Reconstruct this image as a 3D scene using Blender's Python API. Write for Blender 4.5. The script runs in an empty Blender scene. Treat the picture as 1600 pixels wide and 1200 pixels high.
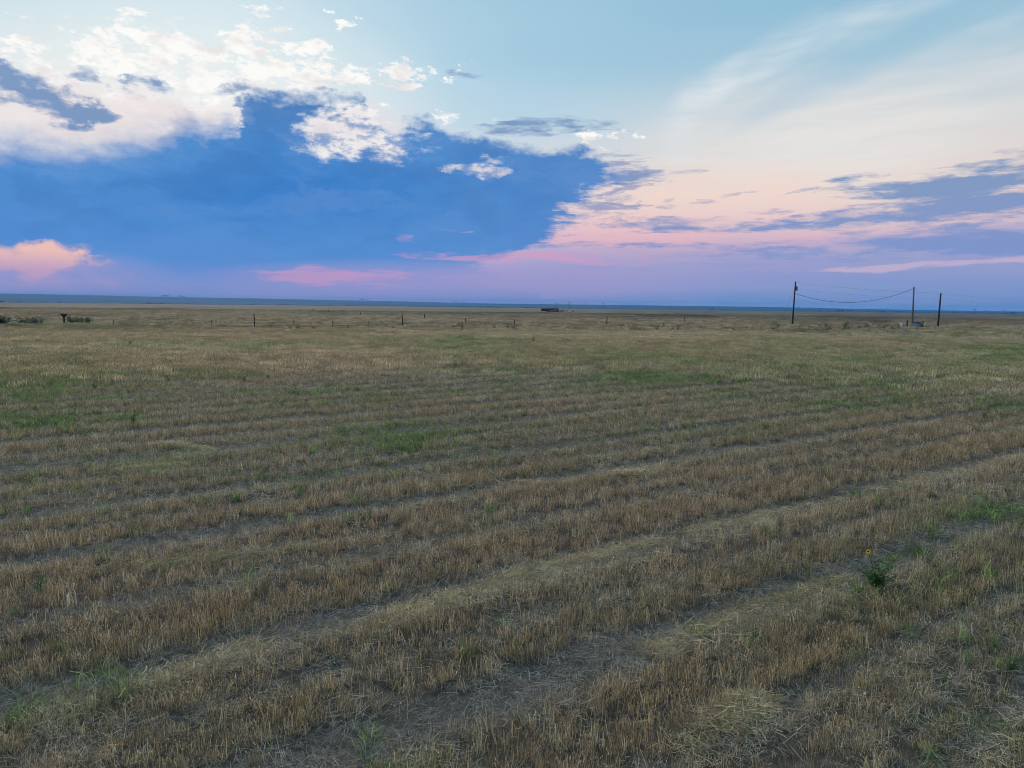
import bpy, math, random
import numpy as np
from mathutils import Vector, Matrix
R = math.radians
random.seed(7)
rng = np.random.default_rng(11)
SC = bpy.context.scene
COL = SC.collection

def c(r, g, b, a=1.0):
    f = lambda v: (v/255/12.92) if v/255 <= .04045 else ((v/255+.055)/1.055)**2.4
    return (f(r), f(g), f(b), a)

# ------------------------------------------------------------------ camera
EYE, F, PX, PY = 4.0, 1110.0, 800.0, 600.0
ROLL = R(.68); PITCH = math.atan(122.5*math.cos(ROLL)/F)
cam_d = bpy.data.cameras.new('camera'); cam = bpy.data.objects.new('camera', cam_d); COL.objects.link(cam)
cam_d.sensor_width = 36; cam_d.lens = 36*F/1600; cam_d.clip_start = .1; cam_d.clip_end = 40000
cam.matrix_world = Matrix.Translation((0, 0, EYE)) @ Matrix.Rotation(math.pi/2-PITCH, 4, 'X') @ Matrix.Rotation(ROLL, 4, 'Z')
SC.camera = cam
cr, sr, cp, sp = math.cos(ROLL), math.sin(ROLL), math.cos(PITCH), math.sin(PITCH)

def ray(x, y):
    u, v = x-PX, PY-y
    a, b = u*cr-v*sr, u*sr+v*cr
    d = np.array([a, F*cp+b*sp, b*cp-F*sp]); return d/np.linalg.norm(d)
def at(x, y, h=0.0):
    """ground point (x, y) seen at that picture point, for ground of height h"""
    d = ray(x, y); t = (EYE-h)/-d[2]
    return float(d[0]*t), float(d[1]*t)
def azel(x, y):
    d = ray(x, y); return math.degrees(math.atan2(d[0], d[1])), math.degrees(math.asin(d[2]))
def topix(X, Y, Z=0.0):
    """the survey plan: plan position -> (column, row) used to look up what grows there"""
    zc = Z-EYE
    dep = Y*cp-zc*sp; b = (Y*sp+zc*cp)/np.maximum(dep, .3)*F; a = X/np.maximum(dep, .3)*F
    return PX+a*cr+b*sr, PY-(-a*sr+b*cr)

# ------------------------------------------------------------------ light
SUN_AZ, SUN_EL = azel(310, 200)[0], 24.0
sun_d = bpy.data.lights.new('sun', 'SUN'); sun = bpy.data.objects.new('sun', sun_d); COL.objects.link(sun)
sun_d.energy = 3.0; sun_d.angle = R(26); sun_d.color = (1, .84, .70)
sdir = Vector((math.sin(R(SUN_AZ))*math.cos(R(SUN_EL)), math.cos(R(SUN_AZ))*math.cos(R(SUN_EL)), math.sin(R(SUN_EL))))
sun.rotation_euler = sdir.to_track_quat('Z', 'Y').to_euler()

SC.view_settings.view_transform = 'Standard'; SC.view_settings.look = 'None'
SC.view_settings.exposure = 0.0; SC.view_settings.gamma = 1.0; SC.view_settings.use_curve_mapping = False
SC.cycles.use_denoising = True; SC.cycles.denoiser = 'OPENIMAGEDENOISE'; SC.cycles.denoising_input_passes = 'RGB_ALBEDO_NORMAL'; SC.cycles.denoising_prefilter = 'ACCURATE'
SC.cycles.max_bounces = 5; SC.cycles.diffuse_bounces = 3; SC.cycles.transmission_bounces = 3; SC.cycles.volume_bounces = 0
SC.cycles.transparent_max_bounces = 8
SC.cycles.filter_width = .95
SC.render.use_persistent_data = False

# ------------------------------------------------------------------ sky (procedural, by direction)
W = bpy.data.worlds.new('World'); SC.world = W; W.use_nodes = True
try: W.cycles.sampling_method = 'NONE'
except Exception: pass
NT = W.node_tree; NT.nodes.clear()

class X:
    """a small wrapper so that node maths reads as maths"""
    def __init__(s, sock): s.s = sock
    def op(s, o, b=None, c_=None, clamp=False):
        n = NT.nodes.new('ShaderNodeMath'); n.operation = o; n.use_clamp = clamp
        for i, v in enumerate((s, b, c_)):
            if v is None: continue
            if isinstance(v, X): NT.links.new(v.s, n.inputs[i])
            else: n.inputs[i].default_value = v
        return X(n.outputs[0])
    def __add__(s, b): return s.op('ADD', b)
    __radd__ = __add__
    def __sub__(s, b): return s.op('SUBTRACT', b)
    def __rsub__(s, b): return (s*-1.0)+b
    def __mul__(s, b): return s.op('MULTIPLY', b)
    __rmul__ = __mul__
    def mx(s, b): return s.op('MAXIMUM', b)
    def mn(s, b): return s.op('MINIMUM', b)
def edge(b, n_, k, lo, hi): return smooth(b+(n_-.5)*k*((b*5.0).mn(1.0)), lo, hi)
def const(v):
    n = NT.nodes.new('ShaderNodeValue'); n.outputs[0].default_value = v; return X(n.outputs[0])
def smooth(x, a, b, lo=0.0, hi=1.0):
    n = NT.nodes.new('ShaderNodeMapRange'); n.interpolation_type = 'SMOOTHSTEP'
    NT.links.new(x.s, n.inputs[0]); n.inputs[3].default_value = lo; n.inputs[4].default_value = hi
    for i, v in ((1, a), (2, b)):
        if isinstance(v, X): NT.links.new(v.s, n.inputs[i])
        else: n.inputs[i].default_value = v
    return X(n.outputs[0])
def vmath(o, *a):
    n = NT.nodes.new('ShaderNodeVectorMath'); n.operation = o
    for i, v in enumerate(a):
        if hasattr(v, 'is_linked'): NT.links.new(v, n.inputs[i])
        else: n.inputs[i].default_value = v
    return n
def noise(vec, scale, detail=6, rough=.55, col=False):
    m = vmath('MULTIPLY', vec, scale)
    n = NT.nodes.new('ShaderNodeTexNoise'); n.noise_dimensions = '2D'
    n.inputs['Scale'].default_value = 1.0; n.inputs['Detail'].default_value = detail; n.inputs['Roughness'].default_value = rough
    NT.links.new(m.outputs[0], n.inputs['Vector'])
    return n.outputs['Color'] if col else X(n.outputs['Fac'])
def mixc(fac, a, b):
    n = NT.nodes.new('ShaderNodeMix'); n.data_type = 'RGBA'; n.clamp_factor = True
    if isinstance(fac, X): NT.links.new(fac.s, n.inputs[0])
    else: n.inputs[0].default_value = fac
    for i, v in ((6, a), (7, b)):
        if isinstance(v, tuple): n.inputs[i].default_value = v
        else: NT.links.new(v, n.inputs[i])
    return n.outputs[2]
def ramp(x, pts, lo, hi):
    n = NT.nodes.new('ShaderNodeValToRGB'); e = n.color_ramp.elements; n.color_ramp.interpolation = 'EASE'
    n.color_ramp.interpolation = 'LINEAR'
    pts = sorted(pts); e[0].position = (pts[0][0]-lo)/(hi-lo); e[0].color = pts[0][1]
    e[1].position = (pts[-1][0]-lo)/(hi-lo); e[1].color = pts[-1][1]
    for p, col in pts[1:-1]:
        k = e.new((p-lo)/(hi-lo)); k.color = col
    NT.links.new(((x-lo)*(1/(hi-lo))).s, n.inputs[0]); return n.outputs[0]
def curve(x, pts, lo, hi, vlo, vhi):
    n = NT.nodes.new('ShaderNodeFloatCurve'); cm = n.mapping; cu = cm.curves[0]
    pts = sorted(pts); q = [((a-lo)/(hi-lo), (b-vlo)/(vhi-vlo)) for a, b in pts]
    cu.points[0].location = (0, q[0][1]); cu.points[1].location = (1, q[-1][1])
    for a, b in q: cu.points.new(min(.999, max(.001, a)), b)
    for p in cu.points: p.handle_type = 'VECTOR'
    cm.update(); NT.links.new(((x-lo)*(1/(hi-lo))).s, n.inputs[1])
    return X(n.outputs[0])*(vhi-vlo)+vlo
def blobs(vec, lst):
    """sum of soft ellipses; each (column, row, half width, half height, weight[, tilt]) in picture units, turned into degrees of sky"""
    out = None
    for bl in lst:
        x, y, rx, ry, w = bl[:5]
        u, v = azel(x, y); u1, _ = azel(x+1, y); _, v1 = azel(x, y-1)
        kx, ky = abs(u1-u), abs(v1-v); sx, sy = 1/(rx*kx), 1/(ry*ky)
        if len(bl) > 5:
            n = NT.nodes.new('ShaderNodeVectorRotate'); n.rotation_type = 'Z_AXIS'
            NT.links.new(vec, n.inputs['Vector']); n.inputs['Center'].default_value = (u, v, 0); n.inputs['Angle'].default_value = R(-bl[5]); vv = n.outputs[0]
        else: vv = vec
        n = vmath('MULTIPLY_ADD', vv, (sx, sy, 0), (-u*sx, -v*sy, 0))
        d = vmath('DOT_PRODUCT', n.outputs[0], n.outputs[0])
        g = X(d.outputs['Value']).op('MULTIPLY_ADD', -w*.5, w).mx(0.0)
        out = g if out is None else out+g
    return out

tc = NT.nodes.new('ShaderNodeTexCoord'); sep = NT.nodes.new('ShaderNodeSeparateXYZ'); NT.links.new(tc.outputs['Generated'], sep.inputs[0])
dx, dy, dz = (X(sep.outputs[i]) for i in range(3))
U = dx.op('ARCTAN2', dy)*(180/math.pi)
V = dz.op('ARCSINE')*(180/math.pi)
cb = NT.nodes.new('ShaderNodeCombineXYZ'); NT.links.new(U.s, cb.inputs[0]); NT.links.new(V.s, cb.inputs[1]); P = cb.outputs[0]
def warp(vec, sc, amp, detail=7, rough=.58):
    n = noise(vec, sc, detail, rough, col=True)
    m = vmath('SUBTRACT', n, (.5, .5, .5)); return vmath('MULTIPLY_ADD', m.outputs[0], (amp[0], amp[1], 0), vec).outputs[0]
PW = warp(P, (.19, .36, 0), (6.5, 3.6), 9, .60)       # billowing
PS = warp(P, (.09, .55, 0), (9.0, 1.8), 8, .62)       # streaky
sw = NT.nodes.new('ShaderNodeSeparateXYZ'); NT.links.new(PW, sw.inputs[0]); UW, VW = X(sw.outputs[0]), X(sw.outputs[1])
sw2 = NT.nodes.new('ShaderNodeSeparateXYZ'); NT.links.new(PS, sw2.inputs[0]); US, VS = X(sw2.outputs[0]), X(sw2.outputs[1])
el = lambda x, y: azel(x, y)[1]
Lo, Hi = -2.0, 60.0
def vr(x, rows): return [(el(x, y), c(*k)) for y, k in rows]
up = [(30, c(156, 198, 222)), (55, c(138, 186, 216))]
mid = ramp(V, [(-1.5, c(120, 135, 170))]+vr(800, [(477, (242, 200, 210)), (467, (206, 182, 212)), (460, (170, 163, 212)), (450, (166, 162, 212)), (430, (165, 160, 210)), (395, (185, 165, 208)), (330, (226, 200, 205)), (240, (212, 220, 228)), (190, (184, 214, 230)), (100, (168, 208, 228)), (0, (160, 202, 224))])+up, Lo, Hi)
rgt = ramp(V, [(-1.5, c(115, 132, 168))]+vr(1300, [(482, (222, 200, 212)), (472, (184, 176, 212)), (464, (150, 160, 210)), (455, (140, 158, 208)), (425, (158, 162, 208)), (392, (182, 174, 208)), (352, (226, 198, 204)), (310, (240, 214, 206)), (255, (234, 220, 212)), (200, (220, 222, 222)), (140, (196, 214, 224)), (80, (168, 204, 222)), (0, (150, 196, 220))])+up, Lo, Hi)
lft = ramp(V, [(-1.5, c(120, 130, 170))]+vr(300, [(474, (238, 196, 210)), (462, (190, 172, 212)), (455, (162, 158, 212)), (450, (142, 150, 210)), (400, (120, 140, 205)), (250, (235, 228, 225)), (180, (226, 226, 230)), (110, (206, 225, 234)), (50, (192, 220, 232)), (0, (182, 214, 230))])+up, Lo, Hi)
back = smooth(U.op('ABSOLUTE'), 100, 170)
fm = smooth(U, azel(1350, 200)[0]*-.1, azel(1200, 200)[0])
fl = smooth(U, azel(820, 200)[0], azel(380, 200)[0])
sky = mixc(fm*(1.0-back), mid, rgt)
sky = mixc(fl*(1.0-back), sky, lft)
nish = NT.nodes.new('ShaderNodeTexSky'); nish.sky_type = 'NISHITA'; nish.sun_disc = False
nish.sun_elevation = R(SUN_EL); nish.sun_rotation = R(SUN_AZ)
nm = NT.nodes.new('ShaderNodeVectorMath'); nm.operation = 'SCALE'; nm.inputs[3].default_value = .08
NT.links.new(nish.outputs[0], nm.inputs[0])
sky = mixc(.10, sky, nm.outputs[0])
# sun glow behind the bank, and faint rays fanning out of it
rayn = noise(P, (.35, .05, 0), 2, .5)
glow = blobs(P, [(330, 150, 300, 130, .34), (120, 140, 220, 70, .18)])
sky = mixc(glow*(rayn*.5+.75), sky, c(250, 246, 238))
# high thin cirrus on the right: an arc with a veil inside it
PC = warp(P, (.05, .06, 0), (5.0, 3.0), 4, .5)
fib = noise(PC, (.10, 1.0, 0), 5, .6)
veil = blobs(PC, [(1230, 215, 210, 75, .75), (1480, 190, 260, 90, .55, 8), (1190, 290, 260, 60, .45)])
sky = mixc(veil*(fib*1.5-.05), sky, c(232, 229, 226))
arc = blobs(PC, [(1072, 190, 26, 62, .50, -12), (1115, 135, 24, 60, .55, -48), (1185, 95, 26, 80, .50, -62), (1280, 62, 20, 100, .42, -68), (1400, 28, 24, 120, .35, -72), (1530, 60, 130, 12, .2, 18)])
sky = mixc(arc*(fib*1.9-.35), sky, c(226, 232, 236))
dkst = blobs(PC, [(1330, 110, 150, 22, .35, 20), (960, 90, 220, 40, .25)])
sky = mixc(dkst, sky, c(150, 192, 218))
# lit cumulus, upper left
cum = blobs(PW, [(330, 75, 190, 32, .95), (230, 85, 90, 18, .6), (560, 112, 130, 22, .95), (430, 100, 120, 36, .6), (665, 122, 55, 12, .75), (380, 125, 170, 32, .8), (160, 120, 160, 34, .8), (60, 95, 70, 26, .8), (250, 160, 200, 40, .6),
                 (403, 30, 40, 22, .8), (546, 43, 32, 9, .95), (545, 14, 25, 5, .6), (722, 105, 26, 9, .6), (550, 205, 85, 42, .95), (120, 20, 20, 6, .4), (860, 110, 14, 4, .5), (8, 22, 24, 8, .6), (945, 222, 60, 12, .6), (1440, 237, 16, 12, .55), (730, 185, 70, 18, .35)])
cn = noise(P, (.42, .95, 0), 9, .66)
cmask = edge(cum.mn(1.0)*.80, cn, 4.2, .42, .98)
shade = noise(P, (.28, .6, 0), 6, .6)
ccol = mixc(smooth(shade, .47, .70), c(255, 254, 250), c(236, 230, 230))
sky = mixc(cmask, sky, ccol)
# peach under-lit veil between the bank and the right-hand bands
bn = noise(PS, (.22, 1.5, 0), 8, .65)
pe = blobs(PS, [(1080, 335, 220, 60, .75), (960, 370, 120, 26, .8), (1300, 375, 220, 12, .55, 4), (1230, 300, 260, 40, .4), (1500, 330, 150, 12, .35)])
sky = mixc(pe*(bn*1.3+.25), sky, mixc(smooth(V, el(900, 395), el(900, 300)), c(234, 184, 196), c(244, 220, 208)))
# low lavender veil
lav = smooth(V, el(1200, 352), el(1200, 425))
ln = noise(PS, (.06, .9, 0), 5, .6)
sky = mixc(lav*smooth(ln, .25, .65, .35, .95)*smooth(U, -6, 12), sky, mixc(smooth(V, el(1200, 400), el(1200, 470)), c(150, 158, 208), c(136, 156, 208)))
# grey-blue bands on the right
bands = blobs(PS, [(1560, 268, 170, 22, .95, 5), (1450, 292, 140, 14, .7), (1530, 305, 120, 20, .7), (1370, 338, 200, 15, .95, 4), (1130, 354, 120, 9, .7), (1560, 335, 110, 22, .6), (1480, 372, 160, 16, .95), (1330, 390, 240, 14, .6), (1590, 385, 120, 22, .7), (1020, 356, 60, 7, .7), (980, 385, 160, 7, .65), (860, 195, 110, 9, .9), (820, 206, 50, 5, .5), (780, 196, 24, 7, .6), (1010, 276, 50, 7, .8), (985, 240, 26, 5, .6), (1090, 268, 16, 4, .6), (955, 350, 40, 5, .5), (1290, 290, 60, 4, .45, 12), (1345, 280, 30, 5, .5, 12), (1110, 312, 60, 3, .4, 8), (1060, 345, 90, 4, .5), (735, 118, 26, 6, .8), (1180, 330, 60, 5, .4), (1005, 270, 60, 5, .5), (940, 318, 40, 6, .6)])
bn2 = noise(P, (.5, 2.4, 0), 6, .6)
bmask = edge(bands, bn*.62+bn2*.38, 3.6, .12, 1.2)
sky = mixc(bmask*.92, sky, mixc(smooth(V, el(1300, 400), el(1300, 280)), c(128, 150, 205), c(118, 148, 192)))
# fragments in the gap by the bank's ragged end
fr = blobs(P, [(970, 300, 110, 95, 1.0)])
fn = noise(PS, (.35, 1.6, 0), 8, .65)
sky = mixc(smooth(fn*fr, .40, .58)*.75, sky, c(140, 150, 192))
# the dark bank: upper edge as a curve of azimuth, ragged by the warp
tops = [(-60, 236), (0, 222), (70, 228), (140, 222), (200, 214), (250, 206), (262, 188), (292, 182), (318, 200), (372, 196), (378, 168), (392, 150), (440, 152), (480, 146), (552, 150), (566, 176), (545, 192), (600, 205), (632, 205), (636, 192), (664, 194), (700, 208), (760, 222), (790, 226), (830, 233), (880, 230), (925, 246), (960, 262), (1000, 272)]
tops = [t for t in tops if t[0] != 545]
tp = [azel(x, y) for x, y in tops]; tp = [(-80, tp[0][1]-1)]+tp+[(20, tp[-1][1])]
PB = warp(P, (.30, .55, 0), (4.4, 2.9), 9, .62)
sb = NT.nodes.new('ShaderNodeSeparateXYZ'); NT.links.new(PB, sb.inputs[0]); UB, VB = X(sb.outputs[0]), X(sb.outputs[1])
top = curve(UB, tp, -80, 20, 0, 25)
soft = smooth(U, azel(430, 200)[0], azel(200, 200)[0], .6, 2.0)
b1 = smooth(top-VB, soft*-.8, soft*.9)
rp = [(476, 900), (440, 760), (420, 760), (400, 800), (388, 845), (370, 868), (345, 890), (320, 905), (300, 935), (280, 965), (262, 980), (230, 1000)]
rp = [(el(x, y), azel(x, y)[0]) for y, x in rp]
redge = curve(VB, [(0, rp[0][1])]+rp+[(24, rp[-1][1])], 0, 24, -10, 20)
b2 = smooth(redge-UB-(bn-.5)*9.0, -1.0, 1.8)
bank = b1*b2*smooth(U, -130, -80)
holes = blobs(PW, [(560, 212, 78, 36, 1.0), (520, 200, 40, 20, .5), (742, 262, 34, 14, 1.1), (775, 240, 24, 6, .5)])
bank = bank*(1.0-edge(holes, cn, 2.8, .05, 1.2)*(smooth(cn, .36, .56)*.6+.35))
sky = mixc(holes*.45, sky, c(232, 220, 222))
low = smooth(V, el(500, 476), el(500, 385))
bcol = ramp(V, vr(450, [(475, (238, 196, 210)), (464, (186, 172, 212)), (457, (156, 156, 212)), (440, (122, 148, 214)), (410, (92, 140, 212)), (370, (76, 134, 208)), (300, (60, 128, 202)), (230, (66, 130, 200)), (170, (82, 132, 192))]), Lo, Hi)
bv = noise(P, (.05, .16, 0), 5, .55)
bcol = mixc(smooth(bv, .35, .7)*.5, bcol, c(96, 154, 214))
bv2 = noise(PW, (.11, .34, 0), 6, .6)
bcol = mixc(smooth(bv2, .46, .66)*.38*smooth(V, 2, 8), bcol, c(60, 114, 180))
bcol = mixc(smooth(bv2, .50, .32)*.30*smooth(V, 3, 9), bcol, c(122, 160, 212))
bcol = mixc(smooth(U, azel(560, 300)[0], azel(980, 300)[0])*.45, bcol, c(102, 144, 200))
sky = mixc(bank, sky, bcol)
# veil of light in front of the bank's soft left shoulder
sh = blobs(PW, [(140, 180, 180, 30, .8), (285, 168, 80, 14, .4)])
sky = mixc(sh*.8, sky, c(236, 222, 222))
dk = blobs(PW, [(20, 118, 62, 26, 1.0), (70, 163, 85, 18, .95), (155, 126, 26, 16, .75), (235, 138, 34, 9, .5), (130, 172, 50, 9, .6), (10, 95, 30, 14, .6), (470, 148, 90, 16, .45), (375, 145, 40, 10, .5), (250, 145, 70, 14, .35), (505, 140, 24, 10, .4)])
sky = mixc(edge(dk, cn, 2.2, .12, 1.05)*.9, sky, c(104, 142, 190))
# purple glow over the horizon and the pink clouds
pur = blobs(P, [(700, 452, 300, 34, .85), (100, 455, 170, 50, .7), (1000, 430, 260, 26, .4)])
sky = mixc(pur, sky, c(170, 158, 208))
pk = blobs(PB, [(45, 400, 85, 24, 1.1), (115, 406, 50, 9, .8), (30, 425, 140, 28, .55), (65, 384, 40, 12, .5)])
sky = mixc(edge(pk, cn, 1.6, -.05, 1.35), sky, mixc(smooth(V, el(60, 425), el(60, 385)), c(208, 166, 196), c(248, 198, 184)))
pk2 = blobs(PS, [(508, 430, 44, 14, .9), (575, 438, 120, 14, .6), (470, 434, 60, 8, .6), (722, 398, 105, 8, 1.1), (880, 404, 130, 7, .75), (631, 377, 22, 3.5, 1.0), (702, 360, 14, 3, .7), (735, 361, 10, 2.5, .5), (910, 428, 60, 3, .45), (450, 428, 30, 3, .5)])
sky = mixc(edge(pk2, bn, 4.0, .1, 1.5)*.62, sky, c(220, 160, 196))
wt = blobs(PS, [(1572, 360, 34, 8, 1.0), (1470, 414, 150, 6, .8, 3), (1370, 420, 60, 5, .7), (1590, 402, 60, 5, .6), (1320, 376, 150, 5, .6, 4)])
sky = mixc(edge(wt, bn, 2.4, .1, 1.15)*.8, sky, c(208, 184, 208))
bg = NT.nodes.new('ShaderNodeBackground'); NT.links.new(sky, bg.inputs[0]); bg.inputs[1].default_value = 1.0
wo = NT.nodes.new('ShaderNodeOutputWorld'); NT.links.new(bg.outputs[0], wo.inputs[0])

# ------------------------------------------------------------------ helpers
def tag(o, label=None, cat=None, group=None, kind=None):
    for k, v in (('label', label), ('category', cat), ('group', group), ('kind', kind)):
        if v: o[k] = v
    return o
def material(name, col, rough=.9, var=.25, scale=6.0, trans=0.0, metal=0.0, bump=0.0, island=0.0):
    m = bpy.data.materials.new(name); m.use_nodes = True; n = m.node_tree.nodes; l = m.node_tree.links
    p = n['Principled BSDF']; p.inputs['Roughness'].default_value = rough; p.inputs['Metallic'].default_value = metal
    p.inputs['Specular IOR Level'].default_value = .2
    t = n.new('ShaderNodeTexCoord'); z = n.new('ShaderNodeTexNoise'); z.inputs['Scale'].default_value = scale; z.inputs['Detail'].default_value = 5
    l.new(t.outputs['Object'], z.inputs['Vector'])
    mr = n.new('ShaderNodeMapRange'); mr.inputs[1].default_value = .25; mr.inputs[2].default_value = .75
    mr.inputs[3].default_value = 1-var; mr.inputs[4].default_value = 1+var; l.new(z.outputs['Fac'], mr.inputs[0])
    v = n.new('ShaderNodeVectorMath'); v.operation = 'SCALE'; v.inputs[0].default_value = col[:3]; l.new(mr.outputs[0], v.inputs[3])
    out = v.outputs[0]
    if island:
        g = n.new('ShaderNodeNewGeometry'); m2 = n.new('ShaderNodeMapRange'); m2.inputs[3].default_value = 1-island; m2.inputs[4].default_value = 1+island
        l.new(g.outputs['Random Per Island'], m2.inputs[0]); v2 = n.new('ShaderNodeVectorMath'); v2.operation = 'SCALE'
        l.new(out, v2.inputs[0]); l.new(m2.outputs[0], v2.inputs[3]); out = v2.outputs[0]
    l.new(out, p.inputs['Base Color'])
    if bump:
        b = n.new('ShaderNodeBump'); b.inputs['Strength'].default_value = bump; l.new(z.outputs['Fac'], b.inputs['Height']); l.new(b.outputs[0], p.inputs['Normal'])
    if trans:
        tr = n.new('ShaderNodeBsdfTranslucent'); l.new(out, tr.inputs[0]); mx = n.new('ShaderNodeMixShader'); mx.inputs[0].default_value = trans
        l.new(p.outputs[0], mx.inputs[1]); l.new(tr.outputs[0], mx.inputs[2]); l.new(mx.outputs[0], n['Material Output'].inputs[0])
    return m
class MB:
    def __init__(s): s.v = []; s.f = []
    def quad(s, a, b, c_, d):
        k = len(s.v); s.v += [tuple(a), tuple(b), tuple(c_), tuple(d)]; s.f.append((k, k+1, k+2, k+3))
    def tri(s, a, b, c_):
        k = len(s.v); s.v += [tuple(a), tuple(b), tuple(c_)]; s.f.append((k, k+1, k+2))
    def tube(s, pts, rad, n=6, cap=True):
        pts = [Vector(p) for p in pts]; rad = rad if hasattr(rad, '__len__') else [rad]*len(pts); base = len(s.v)
        for i, p in enumerate(pts):
            t = (pts[min(i+1, len(pts)-1)]-pts[max(i-1, 0)]).normalized()
            a = t.orthogonal().normalized() if abs(t.z) < .95 else t.cross(Vector((0, 1, 0))).normalized(); b = t.cross(a)
            for k in range(n):
                w = 2*math.pi*k/n; s.v.append(tuple(p+(a*math.cos(w)+b*math.sin(w))*rad[i]))
        for i in range(len(pts)-1):
            for k in range(n): s.f.append((base+i*n+k, base+i*n+(k+1) % n, base+(i+1)*n+(k+1) % n, base+(i+1)*n+k))
        if cap: s.f.append(tuple(base+k for k in range(n))[::-1]); s.f.append(tuple(base+(len(pts)-1)*n+k for k in range(n)))
        return s
    def box(s, x0, y0, z0, x1, y1, z1):
        k = len(s.v); s.v += [(x, y, z) for z in (z0, z1) for x, y in ((x0, y0), (x1, y0), (x1, y1), (x0, y1))]
        s.f += [tuple(k+i for i in q) for q in ((3, 2, 1, 0), (4, 5, 6, 7), (0, 1, 5, 4), (1, 2, 6, 5), (2, 3, 7, 6), (3, 0, 4, 7))]; return s
    def blob(s, cx, cy, cz, rx, ry, rz, n=9, m=6, rough=.25):
        base = len(s.v)
        for i in range(m+1):
            th = math.pi*i/m
            for k in range(n):
                w = 2*math.pi*k/n; q = 1+random.uniform(-rough, rough)
                s.v.append((cx+rx*q*math.sin(th)*math.cos(w), cy+ry*q*math.sin(th)*math.sin(w), cz+rz*q*math.cos(th)))
        for i in range(m):
            for k in range(n): s.f.append((base+i*n+k, base+(i+1)*n+k, base+(i+1)*n+(k+1) % n, base+i*n+(k+1) % n))
        return s
    def mesh(s, name, mat, smooth_=False):
        me = bpy.data.meshes.new(name); me.from_pydata(s.v, [], s.f); me.materials.append(mat)
        if smooth_: me.polygons.foreach_set('use_smooth', [True]*len(me.polygons))
        return me
    def build(s, name, mat, parent=None, smooth_=False):
        o = bpy.data.objects.new(name, s.mesh(name, mat, smooth_)); COL.objects.link(o)
        if parent: o.parent = parent
        return o
def empty(name, loc, rz=0, sc=1.0):
    o = bpy.data.objects.new(name, None); COL.objects.link(o); o.location = loc; o.rotation_euler.z = rz; o.scale = (sc,)*3
    o.empty_display_size = .3; return o
def copy_tree(o, parent=None):
    q = o.copy(); COL.objects.link(q)
    if parent: q.parent = parent
    for ch in [k for k in COL.objects if k.parent == o]: copy_tree(ch, q)
    return q

# numpy value noise
def vnoise(x, y, seed=0):
    xi = np.floor(x).astype(np.int64); yi = np.floor(y).astype(np.int64); xf = x-xi; yf = y-yi
    def h(a, b):
        n = (a*374761393+b*668265263+seed*1442695041) & 0xffffffff
        n = ((n ^ (n >> 13))*1274126177) & 0xffffffff
        return ((n ^ (n >> 16)) & 0xffff)/65535.0
    u = xf*xf*(3-2*xf); v = yf*yf*(3-2*yf)
    return (h(xi, yi)*(1-u)+h(xi+1, yi)*u)*(1-v)+(h(xi, yi+1)*(1-u)+h(xi+1, yi+1)*u)*v
def fbm(x, y, o=4, seed=0):
    s = 0; a = .5; t = 0
    for i in range(o): s = s+a*vnoise(x*2**i+i*17.3, y*2**i-i*9.1, seed+i*101); t += a; a *= .5
    return s/t
sst = lambda x, a, b: (lambda t: t*t*(3-2*t))(np.clip((x-a)/(b-a), 0, 1))

# ------------------------------------------------------------------ the lie of the land
TH = R(55.7); cth, sth = math.cos(TH), math.sin(TH)
TRACKS = [(5.75, .35, 1.0), (8.35, .29, 1.0), (12.85, .25, .9), (15.8, .26, .8), (20.3, .45, .8), (4.0, .12, .7), (2.75, .13, .75), (1.7, .13, .6), (3.35, .08, .4), (.7, .14, .5), (-.6, .3, .8), (-3.2, .3, .8), (18.4, .18, .5), (24.4, .35, .8), (26.6, .3, .6), (30.5, .4, .7), (35., .4, .5), (39., .4, .5), (44, .4, .4), (50, .5, .4), (57, .5, .4), (65, .6, .4), (10.4, .14, .6), (7.1, .07, .4), (11.4, .08, .35), (14.3, .1, .5), (17.0, .12, .5), (22.2, .18, .6), (28.4, .25, .6), (33, .3, .6)]
def rowcoord(X_, Y_): return Y_*sth-X_*cth, X_*sth+Y_*cth
def trackmask(X_, Y_):
    s, t = rowcoord(X_, Y_)
    s = s+(fbm(t*.11+3, s*.02, 3, 5)-.5)*.40+(fbm(t*1.1, s*.6, 3, 6)-.5)*.24
    m = np.zeros_like(s)
    for i, (s0, w, a) in enumerate(TRACKS):
        br = .62+.6*fbm(t*.18+i*7.7, s*0+i, 3, 9)
        m = np.maximum(m, a*np.clip(br, 0, 1)*np.exp(-((s-s0)/(w*.92+.012*s0))**6))
    return m
def windrow(X_, Y_):
    s, t = rowcoord(X_, Y_); s = s+(fbm(t*.11+3, s*.02, 3, 5)-.5)*.40+(fbm(t*1.1, s*.6, 3, 6)-.5)*.12; m = np.zeros_like(s)
    for i, (s0, w, a) in enumerate(TRACKS):
        m = np.maximum(m, a*(.35+.65*sst(fbm(t*.25+i*3.1, s*0+i, 3, 12), .25, .55))*np.exp(-((s-s0+w*.95+.12+.013*s0)/(.10+w*.15+.007*s0))**2))
    return m
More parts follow.
